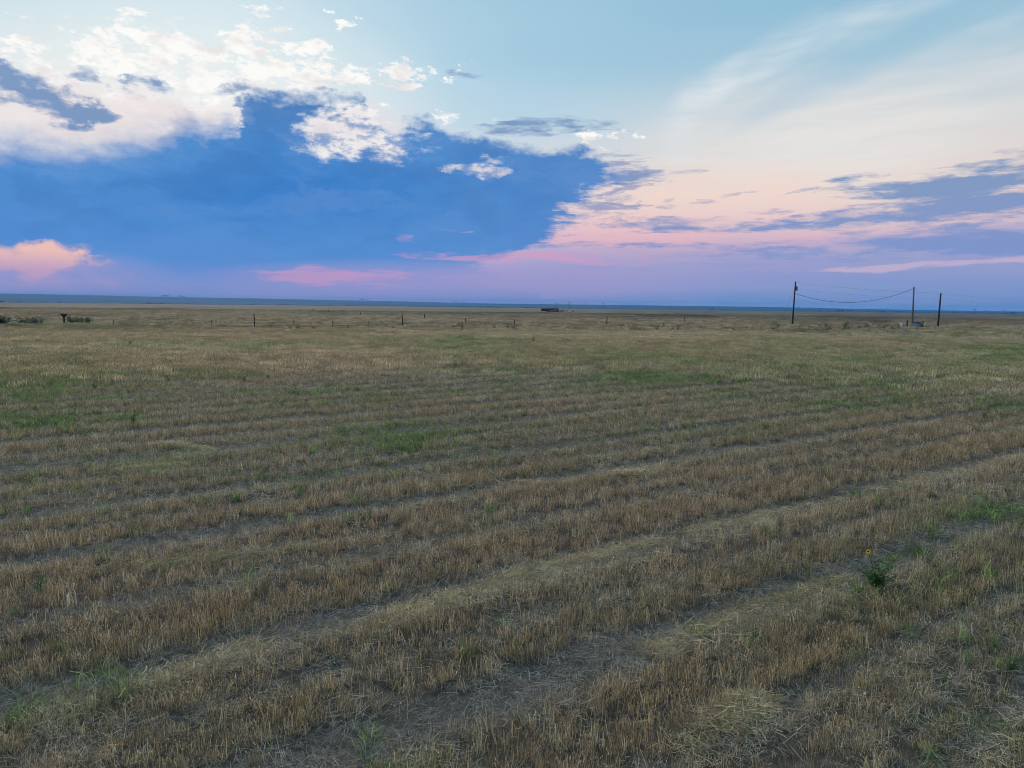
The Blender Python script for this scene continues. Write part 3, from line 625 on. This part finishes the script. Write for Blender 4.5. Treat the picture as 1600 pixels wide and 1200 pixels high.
p3, H3, o3 = pole_at(1465.5, 511, 1470, 458.5, 'utility_pole', 'shorter dark utility pole standing alone at far right', M_POLE, .22, .17)
tmb = MB(); tmb.tube([(.52, -.05, H1-2.15), (.52, -.05, H1-1.15)], .26, 12); tb = tmb.build('transformer', M_GREYM, p1, True)
MB().tube([(.52, -.05, H1-1.15), (.52, -.05, H1-.8)], [.06, .04], 8).build('bushing', M_CER, tb)
MB().box(.02, -.09, H1-1.95, .36, -.01, H1-1.85).build('bracket', M_GREYM, p1)
MB().tube([(.2, 0, H1-.2), (.5, 0, H1-.45), (.52, 0, H1-.75)], .025, 6).build('jumper_wire', M_WIRE, p1)
MB().tube([(.0, 0, H1-.3), (.36, 0, H1-.2)], .05, 6).build('insulator', M_CER, p1)
MB().tube([(o1[0], o1[1], H1-1.8), (-3.6, -.6, 0)], .018, 5).build('guy_wire', M_WIRE, p1)
for pp, HH, oo in ((p2, H2, o2), (p3, H3, o3)):
    MB().tube([(oo[0]-.25, oo[1], HH-.25), (oo[0]+.25, oo[1], HH-.25)], .06, 6).build('insulator', M_CER, pp)
    MB().tube([(oo[0], oo[1], HH), (oo[0], oo[1], HH+.22)], [.07, .05], 8).build('top_pin', M_CER, pp)
def line(name, label, a, b, sag, r):
    a, b = Vector(a), Vector(b); pts = []
    for i in range(33):
        t = i/32; q = a.lerp(b, t); q.z -= 4*sag*t*(1-t); pts.append(q-a)
    mb = MB(); mb.tube(pts, r, 5); o = mb.build(name, M_WIRE, None, True); o.location = a; tag(o, label, 'cable', 'overhead lines between the poles'); return o
P1 = Vector(p1.location); P2 = Vector(p2.location); P3 = Vector(p3.location)
line('service_cable', 'thick dark cable sagging deeply between the transformer pole and the greyish pole', P1+Vector((.45, 0, H1-2.9)), P2+Vector((o2[0], o2[1], H2-.35)), 2.75, .042)
line('power_line', 'thin upper wire from the transformer pole across to the far right pole', P1+Vector((o1[0], o1[1], H1-.2)), P3+Vector((o3[0], o3[1], H3+.1)), .45, .011)
line('power_line', 'thin lower wire from the transformer pole across to the far right pole', P1+Vector((o1[0], o1[1], H1-1.7)), P3+Vector((o3[0], o3[1], H3-1.1)), .6, .009)
far = P3+Vector((75, 34, 0)); 
line('power_line', 'thin wire running right from the top of the lone far right pole out of view', P3+Vector((o3[0], o3[1], H3+.1)), far+Vector((0, 0, H3-.6)), 1.1, .010)
line('power_line', 'thin lower wire running right from the lone far right pole out of view', P3+Vector((o3[0], o3[1], H3-1.1)), far+Vector((0, 0, H3-1.9)), 1.2, .008)

# clutter at the foot of the greyish pole
def gpos(x, y): a, b = at(x, y); return a, b, hz(a, b)
def stub_post(x, y, label, h, w):
    o = MB().tube([(0, 0, -.3), (.02, 0, h)], [w, w*.9], 10).build('gate_post', M_POST, None, True); o.location = gpos(x, y); tag(o, label, 'post')
stub_post(1417, 511.5, 'stout short dark post left of the greyish utility pole base', 1.75, .15)
stub_post(1441.5, 512, 'stout short dark post right of the blue and dark clutter', 1.5, .14)
gx, gy, gz = gpos(1433, 510.5)
o = empty('stock_tank', (gx, gy, gz)); tag(o, 'pale blue tank under a dark cover between the two short posts', 'tank')
mb = MB(); N_ = 14
for k in range(N_):
    a0, a1 = 2*math.pi*k/N_, 2*math.pi*(k+1)/N_; f_ = lambda a, z, q=1: (1.5*q*math.cos(a), .7*q*math.sin(a), z)
    mb.quad(f_(a0, 0), f_(a1, 0), f_(a1, .75, 1.05), f_(a0, .75, 1.05)); mb.quad(f_(a0, .75, 1.05), f_(a1, .75, 1.05), f_(a1, .1, .9), f_(a0, .1, .9))
mb.build('tank_wall', M_BLUE, o)
mb = MB(); mb.blob(-.1, 0, .80, 1.45, .72, .26, 12, 6, .22); mb.build('cover', M_TARP, o)
MB().box(.75, -.85, .25, 1.15, -.78, .7).build('side_panel', M_WHITE, o)
gx, gy, gz = gpos(1408, 510.8)
for k, (dx_, lab) in enumerate(((0, 'small white drum at the left end of the clutter by the greyish pole'), (.72, 'small white drum beside the stout dark post left of the pole'))):
    o = MB().tube([(0, 0, 0), (0, 0, .28), (0, 0, .56), (0, 0, .84)], [.27, .29, .29, .27], 12).build('drum', M_WHITE if k == 0 else M_BLUE, None, True); o.location = (gx+dx_*1.5, gy, gz)
    tag(o, lab if k == 0 else 'small pale blue drum beside the stout dark post left of the pole', 'drum')
gx, gy, gz = gpos(1413, 510.6)
o = MB().tube([(-.6, 0, .05), (-.1, .05, .5), (.25, 0, .15), (.6, .1, .75)], .09, 6).build('scrap_pipe', M_TARP); o.location = (gx, gy, gz); tag(o, 'bent dark scrap pipe leaning between the two small drums', 'pipe')

# ------------------------------------------------------------------ fences
def fence(name, label, posts, wires=True):
    x0, y0 = at(*posts[0][:2]); o = empty(name, (x0, y0, hz(x0, y0))); tag(o, label, 'fence'); q = []
    for (x, yb, yt, w) in posts:
        a, b = at(x, yb); z = hz(a, b); d = ray(x, yt); t = math.hypot(a, b)/math.hypot(d[0], d[1]); h = max(.8, EYE+d[2]*t-z)
        v = MB().tube([(0, 0, -.3), (U_(-.13, .13), U_(-.06, .06), h)], [w*.75, w*.65], 8).build('post', M_POST, o, True); v.location = Vector((a, b, z))-o.location; q.append((Vector((a, b, z)), h))
    if wires:
        mb = MB()
        for i in range(len(q)-1):
            for fz in (.35, .62, .9):
                mb.tube([q[i][0]+Vector((0, 0, min(q[i][1], 1.4)*fz))-o.location, q[i+1][0]+Vector((0, 0, min(q[i+1][1], 1.4)*fz))-o.location], .006, 3, False)
        mb.build('wire', M_WIRE, o)
    return o
fence('wire_fence', 'near wire fence of thin dark posts running across the edge of the stubble field',
      [(20, 512, 500, .05), (178, 511, 500, .07), (257.5, 512, 497, .06), (330, 511, 500, .05), (398, 513, 491, .12), (460, 512, 500, .06), (520.5, 512.5, 501, .07), (576, 511, 502, .05), (629.5, 507.5, 493.5, .16), (721.5, 519, 501.5, .07), (763, 508, 497.5, .06), (803, 508.5, 499, .13), (843, 509, 502, .06), (887, 514, 507, .07), (948, 508, 494, .15), (1070, 502.5, 496, .2), (1127, 510, 501, .05), (1182, 511, 502, .05)])
fence('wire_fence', 'farther wire fence running away diagonally toward the left crest',
      [(663, 499, 490, .10), (628, 496, 487, .10), (563, 494.5, 487, .12), (536, 491.5, 485, .14), (513, 489, 483.5, .16), (490, 486.8, 482, .18)])
fence('wire_fence', 'short run of fence posts behind the near fence in mid view', [(727, 505, 497, .16), (663.5, 499.5, 492, .12), (726, 500, 494, .1)][:2])

# ------------------------------------------------------------------ post with wide flared top, left
gx, gy, gz = gpos(100.5, 506)
o = empty('nest_post', (gx, gy, gz)); tag(o, 'dark post with a wide flared top standing between two shrubs', 'post')
MB().tube([(0, 0, -.3), (0, 0, 1.5)], [.17, .13], 10).build('post_shaft', M_POST, o, True)
mb = MB(); mb.tube([(0, 0, 1.15), (0, 0, 1.5), (0, 0, 1.72)], [.15, .42, .50], 12)
for k in range(40):
    a = U_(0, 6.28); mb.tube([(.25*math.cos(a), .25*math.sin(a), U_(1.3, 1.7)), (U_(.4, .62)*math.cos(a+.4), U_(.4, .62)*math.sin(a+.4), U_(1.5, 1.85))], .018, 4)
mb.build('flared_top', M_POST, o)

# ------------------------------------------------------------------ weeds, shrubs, sunflowers
def leaf(mb, p, d, L, w):
    d = Vector(d).normalized(); s = d.cross(Vector((0, 0, 1)));
    s = (s.normalized() if s.length > .05 else Vector((1, 0, 0)))*w/2; p = Vector(p)
    m_ = p+d*L*.45+Vector((0, 0, L*.08)); e = p+d*L-Vector((0, 0, L*.25))
    k = len(mb.v); mb.v += [tuple(p), tuple(m_-s), tuple(m_+s), tuple(e), tuple(m_-Vector((0, 0, w*.15)))]; mb.f += [(k, k+4, k+1), (k, k+2, k+4), (k+1, k+4, k+3), (k+4, k+2, k+3)]
def weed(x, y, hpx, label, cat='weed', group=None, leafm=M_LEAFD, wide=.5, nst=6, name='leafy_weed', flowers=(), nl=14, lw=.5, ls=.16):
    gx, gy, gz = gpos(x, y); D = math.sqrt(gx*gx+gy*gy+16); H = hpx*D/F; o = empty(name, (gx, gy, gz)); tag(o, label, cat, group)
    sm, lm = MB(), MB(); tips = []
    for k in range(nst):
        a = 6.283*k/nst+U_(-.4, .4); rr2 = wide*H*U_(.35, 1)*.5; h = H*U_(.6, 1); tip = (rr2*math.cos(a), rr2*math.sin(a), h)
        sm.tube([(0, 0, -.03), (tip[0]*.35, tip[1]*.35, h*.55), tip], [.02*H+.002, .014*H+.001, .006*H+.001], 5, False); tips.append(tip)
        for q in range(nl):
            t = U_(.12, 1); b = (tip[0]*t**1.2, tip[1]*t**1.2, h*t); w_ = U_(0, 6.28); L = H*ls*U_(.6, 1.3)
            leaf(lm, b, (math.cos(w_), math.sin(w_), U_(-.2, .6)), L, L*lw)
    sm.build('stem', M_STEM, o); lo = lm.build('foliage', leafm, o)
    if len(lm.f) > 1200: pass
    for (fx, fz) in flowers:
        # picture offsets of each flower above the plant's foot
        cx, cz = fx*D/F, fz*D/F
        MB().tube([(0, 0, H*.4), (cx*.6, .01, (H*.4+cz)*.5+H*.1), (cx, 0, cz)], [.006, .005, .004], 5, False).build('flower_stalk', M_STEM, o)
        fo = MB().tube([(cx, -.004, cz), (cx, -.02, cz+.006)], [.014, .010], 10).build('flower_head', M_DISC, o)
        for q in range(13):
            a = 6.283*q/13; pm = MB(); c_, s_2 = math.cos(a), math.sin(a)
            r0, r1, hw = .013, .036, .007
            pm.v += [(cx+c_*r0-s_2*hw*.6, -.008, cz+s_2*r0+c_*hw*.6), (cx+c_*r0+s_2*hw*.6, -.008, cz+s_2*r0-c_*hw*.6), (cx+c_*.036+s_2*hw, -.02, cz+s_2*.036-c_*hw), (cx+c_*r1, -.012, cz+s_2*r1), (cx+c_*.036-s_2*hw, -.02, cz+s_2*.036+c_*hw)]
            pm.f.append((0, 1, 2, 3, 4)); pm.build('petal', M_YEL, fo)
    return o
weed(1368, 922, 46, 'tall green sunflower plant with a yellow flower in the straw track at lower right', 'sunflower', None, M_LEAFG, 1.15, 13, 'sunflower_plant', ((-14, 55),), 13, .72, .19)
weed(209, 664, 20, 'slender sunflower with small yellow blooms standing beside the bright green patch at left', 'sunflower', None, M_LEAFD, .7, 6, 'sunflower_plant', ((0, 21), (5, 22)), 8, .6, .2)
weed(1538, 656, 15, 'small sunflower weed with yellow bloom in the grass near the right edge', 'sunflower', None, M_LEAFD, .8, 5, 'sunflower_plant', ((0, 15),), 8, .6, .2)
W1 = [(62, 928, 24, 'dark green broad leaved weed low at the left edge', M_LEAFG, .8), (15, 908, 14, 'small green weed by the far left edge, left of the broad leaved weed', M_LEAFG, 1.), (148, 609, 13, 'bushy dark green weed in the olive grass at left, above the bright patch', M_LEAFG, 1.3), (382, 597, 13, 'upright green weed alone in tan stubble, left of centre', M_LEAFD, .5),
      (204, 541, 10, 'small dark weed just inside the field below the left fence posts', M_LEAFD, .6), (60, 537, 8, 'low bright green clump near the left edge below the shrubs', M_LEAFG, 2.2), (945, 1042, 14, 'small bright green tuft at the upper edge of the wide straw track', M_LEAFG, .8), (889, 1084, 13, 'small green tuft lower down in the wide straw track', M_LEAFG, .8),
      (1434, 864, 15, 'bright green tuft in the dark track up and right of the sunflower', M_LEAFG, .7), (811, 1132, 13, 'green tuft at the lower left end of the straw track', M_LEAFG, .9), (1297, 924, 16, 'dull green spreading weed left of the big sunflower', M_LEAFD, 1.6), (420, 592, 8, 'pale thin weed right of the lone upright weed', M_LEAFD, .8),
      (721, 520, 8, 'dark weed growing against a fence post near centre', M_LEAFD, .8), (1362, 534, 6, 'small dark weed in the grass below the poles at right', M_LEAFD, .8), (1560, 634, 9, 'dark green low weed near the right edge of the field', M_LEAFG, 2.2), (1545, 640, 6, 'dark green low weed just left of the similar weed at right edge', M_LEAFG, 2.0), (176, 597, 6, 'small dark weed right of the bushy weed at left', M_LEAFD, 1.), (61, 586, 6, 'tiny dark weed at far left above the olive grass', M_LEAFD, 1.),
      (203, 622, 5, 'tiny weed above the slender sunflower', M_LEAFD, 1.4), (1580, 1050, 22, 'green weed at the lower right edge of the field', M_LEAFG, 1.4), (1570, 1095, 16, 'low green weed in the bottom right corner', M_LEAFG, 1.6), (1475, 1070, 16, 'green tuft among sparse stubble rows at lower right', M_LEAFG, 1.), (430, 598, 5, 'very small weed in tan stubble left of centre', M_LEAFD, 1.), (833, 538, 10, 'dark stalky weed above the green area at centre', M_LEAFD, .6),
      (634, 517, 6, 'small dark weed below the fence left of centre', M_LEAFD, 1.)]
for (x, y, h, lab, m, w_) in W1: weed(x, y, h, lab, 'weed', None, m, w_, 7, 'leafy_weed', (), 9, .4, .26)
def shrub(x, y, wpx, hpx, label):
    gx, gy, gz = gpos(x, y); D = math.hypot(gx, gy); Wd, H = wpx*D/F/2, hpx*D/F; o = empty('shrub', (gx, gy, gz)); tag(o, label, 'shrub')
    sm, lm = MB(), MB()
    for k in range(16):
        a = U_(0, 6.28); q = Wd*math.sqrt(random.random()); b = (q*math.cos(a)*.6, q*math.sin(a)*.4, -.1); e = (q*math.cos(a), q*math.sin(a)*.7, H*U_(.6, 1.25)); sm.tube([b, e], [.03, .012], 5, False)
        for j in range(60):
            t = U_(.2, 1); w2 = U_(0, 6.28); c0 = [b[i_]*(1-t)+e[i_]*t+random.gauss(0, .16) for i_ in range(3)]; c0[2] = max(.05, c0[2])
            leaf(lm, c0, (math.cos(w2), math.sin(w2), U_(-.3, .7)), U_(.2, .4), .2)
    sm.build('stems', M_BARK, o); lm.build('foliage', M_LEAFD, o)
shrub(47, 507.5, 34, 10, 'dark spreading shrub left of the post with a flared top')
shrub(124, 506, 34, 9, 'dark spreading shrub right of the post with a flared top')
shrub(4, 508.5, 22, 9, 'dark shrub cut by the left edge of the view')
# dry weeds in the fence strip
protos = [weed(x, 516, h, 'rusty brown dry weed among many in the strip along the fence', 'weed', 'dry weeds along the fence strip', m, 1.0, 7, 'dry_weed', (), 12, .4, .2) for x, h, m in ((1052, 9, M_RED), (1320, 9, M_LEAFD), (1026, 9, M_RED))]
protos[1]['label'] = 'dull green dry weed among many in the strip along the fence'
for k in range(78):
    x = U_(955, 1600) if k < 58 else U_(420, 960); y = random.gauss(514.5, 2.6) if k < 58 else random.gauss(515, 1.5)
    if k > 40 and k < 58: x = random.gauss(1345, 45); y = random.gauss(513, 2)
    q = copy_tree(protos[1] if (k > 40 and k < 58) or k % 7 == 0 else protos[(k % 2)*2]); q.location = gpos(x, y); q.rotation_euler.z = U_(0, 6.28); s2 = U_(.45, 1.1); q.scale = (s2*1.2, s2*1.2, s2)
mid_ = weed(500, 545, 7, 'small dark green weed dotted about the far half of the field', 'weed', 'small dark weeds dotted about the field', M_LEAFD, .9, 5, 'leafy_weed', (), 8, .4, .28)
for k in range(60):
    x, y = U_(10, 1590), 526+110*random.random()**1.6
    q = copy_tree(mid_); q.location = gpos(x, y); q.rotation_euler.z = U_(0, 6.28); s2 = U_(.25, .75)*(1.0 if y < 575 else .6); q.scale = (s2, s2, s2)

for o in [k for k in COL.objects if k.get('group') in ('dry weeds along the fence strip', 'small dark weeds dotted about the field')]:
    px_, py_ = topix(np.array([o.location.x]), np.array([o.location.y])); px_, py_ = float(px_[0]), float(py_[0]); z_ = min(7, max(0, int(px_//200)))
    where = ['at the far left', 'left of the slender fence posts', 'left of centre', 'just left of centre', 'just right of centre', 'right of centre', 'below the transformer pole', 'far right below the lone pole'][z_]
    big = 'larger' if o.scale.z > .8 else ('middling' if o.scale.z > .55 else 'tiny')
    if o['group'].startswith('dry'): o['label'] = '%s %s weed along the fence strip, %s' % (big, 'dull green' if 'green' in o['label'] else 'rusty brown', where)
    else: o['label'] = '%s dark green weed in the %s stubble, %s' % (big, 'farther' if py_ < 560 else 'nearer', where)

# ------------------------------------------------------------------ far buildings, vehicles, trees, pylons
def far_at(x, dist): d = ray(x, 470); k = dist/math.hypot(d[0], d[1]); return float(d[0]*k), float(d[1]*k)
def zat(x, y, dist): d = ray(x, y); return EYE+float(d[2])*dist/math.hypot(d[0], d[1])
bx, by = far_at(859, 500.); zb = hz(bx, by)
o = empty('long_barn', (bx, by, zb), -math.atan2(bx, by)); tag(o, 'long low maroon building with a white door on the plain at centre', 'building')
L2_ = 5.8; tz = zat(859, 481.0, 500)-zb; ez = tz-.9
MB().box(-L2_, -1.8, -.6, L2_, 1.8, ez).build('wall', M_MAROON, o)
mb = MB(); r1 = L2_+.35
mb.quad((-r1, -2.3, ez-.15), (r1, -2.3, ez-.15), (r1, 0, tz), (-r1, 0, tz)); mb.quad((r1, 2.3, ez-.15), (-r1, 2.3, ez-.15), (-r1, 0, tz), (r1, 0, tz)); mb.tri((r1, -2.3, ez-.15), (r1, 2.3, ez-.15), (r1, 0, tz)); mb.tri((-r1, 2.3, ez-.15), (-r1, -2.3, ez-.15), (-r1, 0, tz)); mb.quad((-r1, -2.3, ez-.152), (-r1, 2.3, ez-.152), (r1, 2.3, ez-.152), (r1, -2.3, ez-.152)); mb.build('roof', M_MROOF, o)
MB().box(3.7, -1.86, .45, 4.5, -1.80, ez-.3).build('door', M_WHITE, o)
for wx in (-.6, .9, 2.2):
    wf = MB().box(wx, -1.85, .35, wx+.7, -1.80, .95).build('window', M_WHITE, o); MB().box(wx+.22, -1.87, .47, wx+.48, -1.851, .83).build('pane', M_GLASS, wf)
MB().box(-L2_, -1.84, .02, -2.2, -1.80, .3).build('skirting', M_WHITE, o)
def vehicle(x, dist, label, mat, sc=1.0, rz=0.0, name='parked_car', cat='car'):
    vx, vy = far_at(x, dist); o = empty(name, (vx, vy, hz(vx, vy)), -math.atan2(vx, vy)+rz, sc); tag(o, label, cat)
    prof = [(-2.2, .35), (-2.2, .95), (-1.3, 1.05), (-.7, 1.5), (.8, 1.5), (1.4, 1.05), (2.2, .9), (2.2, .35)]
    mb = MB(); n_ = len(prof); mb.v = [(a, -.85, b) for a, b in prof]+[(a, .85, b) for a, b in prof]; mb.f = [tuple(range(n_)), tuple(range(2*n_-1, n_-1, -1))]+[(k, n_+k, n_+(k+1) % n_, (k+1) % n_) for k in range(n_)]
    mb.build('body', mat, o)
    MB().box(-.9, -.87, 1.02, .95, -.852, 1.38).build('side_window', M_GLASS, o)
    for wx in (-1.4, 1.4):
        for wy in (-.86, .70): MB().tube([(wx, wy, .33), (wx, wy+.16, .33)], .33, 12).build('wheel', M_RUB, o)
vehicle(889.5, 490., 'pale car parked right of the maroon building and its dark bushes', M_WHITE, .75)
vehicle(893.5, 494., 'bluish grey car parked just right of the pale car', M_BLUE, .75, .3)
def clump(name, label, x, dist, wpx, hpx, ybase=None, cat='trees', n_=5, dense=120):
    cx, cy = far_at(x, dist); z0 = hz(cx, cy) if ybase is None else zat(x, ybase, dist); o = empty(name, (cx, cy, z0), -math.atan2(cx, cy)); tag(o, label, cat)
    Wd, H = wpx*dist/F/2, hpx*dist/F; tm, lm = MB(), MB()
    for k in range(n_):
        qx = -Wd*.8+1.6*Wd*k/max(1, n_-1)+U_(-.1, .1)*Wd; hh = H*U_(.65, 1); tm.tube([(qx, 0, -.4*H), (qx+U_(-.05, .05)*H, 0, hh*.7)], [H*.06, H*.025], 6)
        rx = Wd/n_*1.35
        for j in range(dense):
            a, b = U_(0, 6.28), math.acos(U_(-1, 1)); q = U_(.45, 1); s3 = H*U_(.10, .2)
            c0 = (qx+rx*q*math.sin(b)*math.cos(a), rx*q*math.sin(b)*math.sin(a), hh*.55+hh*.45*q*math.cos(b)); leaf(lm, c0, (math.cos(a), math.sin(a), U_(-.4, .6)), s3, s3*.8)
    tm.build('trunks', M_BARK, o); lm.build('crown', M_TREE, o)
clump('bush_row', 'dark bushes at the right end of the maroon building', 877, 497., 9, 4.5, None, 'bushes', 4)
clump('bush_row', 'low dark bush by the two parked cars', 886, 500., 4, 3, None, 'bushes', 2)
clump('bush_row', 'dark low clump on the plain right of centre', 1061, 420., 8, 3, None, 'bushes', 3)
for x, w_, h_, n_, lab in ((258, 9, 2.6, 4, 'left one of the two tiny groves on the far blue ridge at left'), (283.5, 7, 2.6, 3, 'right one of the two tiny groves on the far blue ridge at left'), (565, 7, 2.6, 3, 'small grove on the far ridge left of centre'), (576, 5, 1.8, 2, 'smaller grove just right of the one on the far ridge left of centre'), (711, 5, 2.6, 2, 'tiny grove on the far ridge near centre'), (723, 8, 1.9, 4, 'low wider grove right of the tiny grove near centre')):
    clump('far_grove', lab, x, 7350., w_, h_*1.5, None, 'trees', n_, 110)
for x, w_, h_, n_, d_, yb, lab in ((1313.5, 7, 3.4, 3, 1230., 486.3, 'rounded dark tree clump on the crest, left of a matching pair at right'), (1328, 6, 3.0, 2, 1230., 486.6, 'dark tree clump on the crest, right of a matching pair at right'), (1113, 3.5, 3.4, 2, 1230., 484, 'small dark tree on the crest right of centre'), (1129, 15, 1.5, 7, 1230., 483.6, 'low line of trees right of the small crest tree'), (1586, 4, 3.2, 2, 1230., 489.6, 'small dark tree on the crest at the far right edge'), (790, 3, 1.6, 1, 1230, 483, 'tiny bush on the crest left of the maroon building')):
    clump('crest_trees', lab, x, d_, w_, h_, None if False else yb, 'trees', n_, 90)
# brush along the near crest
mb = MB()
for k in range(900):
    x = U_(0, 1600); 
    if x > 900 and random.random() < .6: continue
    d_ = U_(1180, 1260); vx, vy = far_at(x, d_); z0 = hz(vx, vy); s3 = U_(.4, 1.3)*(1.3 if fbm(np.array([x*.02]), np.array([0.]), 3, 71)[0] > .5 else .6)
    for j in range(5): leaf(mb, (vx+U_(-1.6, 1.6)*s3, vy+U_(-1, 1), z0+U_(.0, .9)*s3), (U_(-1, 1), U_(-1, 1), U_(0, 1)), 1.3*s3, .9*s3)
tag(mb.build('crest_brush', M_TREE), kind='stuff')
M_STEEL = material('pylon_steel', (.10, .11, .13), .6, .1, 1, metal=.2)
def pylon(x, ytop, gap, dist, lab):
    vx, vy = far_at(x, dist); z0 = hz(vx, vy); H = zat(x, ytop, dist)-z0; o = empty('transmission_pylon', (vx, vy, z0), -math.atan2(vx, vy)); tag(o, lab, 'pylon', 'far transmission pylons'); g2 = gap*dist/F/2
    for s3 in (-1, 1): MB().tube([(s3*g2, 0, -1), (s3*g2, 0, H)], [.42, .30], 6).build('leg', M_STEEL, o)
    MB().box(-g2*1.8, -.25, H*.86, g2*1.8, .25, H*.86+.5).build('crossarm', M_STEEL, o)
names = {847: 'first', 869.5: 'second', 890: 'third', 914: 'fourth', 943: 'fifth', 975.5: 'sixth'}
for x, yt, gp_ in ((847, 473.5, 3), (869.5, 472.5, 3), (890, 470.8, 3.2), (914, 472, 3), (943, 472, 2.6), (975.5, 473, 3)):
    pylon(x, yt, gp_, 2500., '%s from left in the row of faint two-legged pylons behind the maroon building' % names[x])
for x, yt, lab in ((1047, 476.5, 'short faint pylon on the skyline right of the row of six'), (1524, 482, 'faint pylon on the skyline right of the lone pole'), (1542, 483.6, 'faint pylon, middle one of three near the right edge'), (1570, 483, 'faint pylon, rightmost on the skyline'), (1248, 479, 'faint pylon just right of the transformer pole foot')):
    pylon(x, yt, 2.2, 2500., lab)
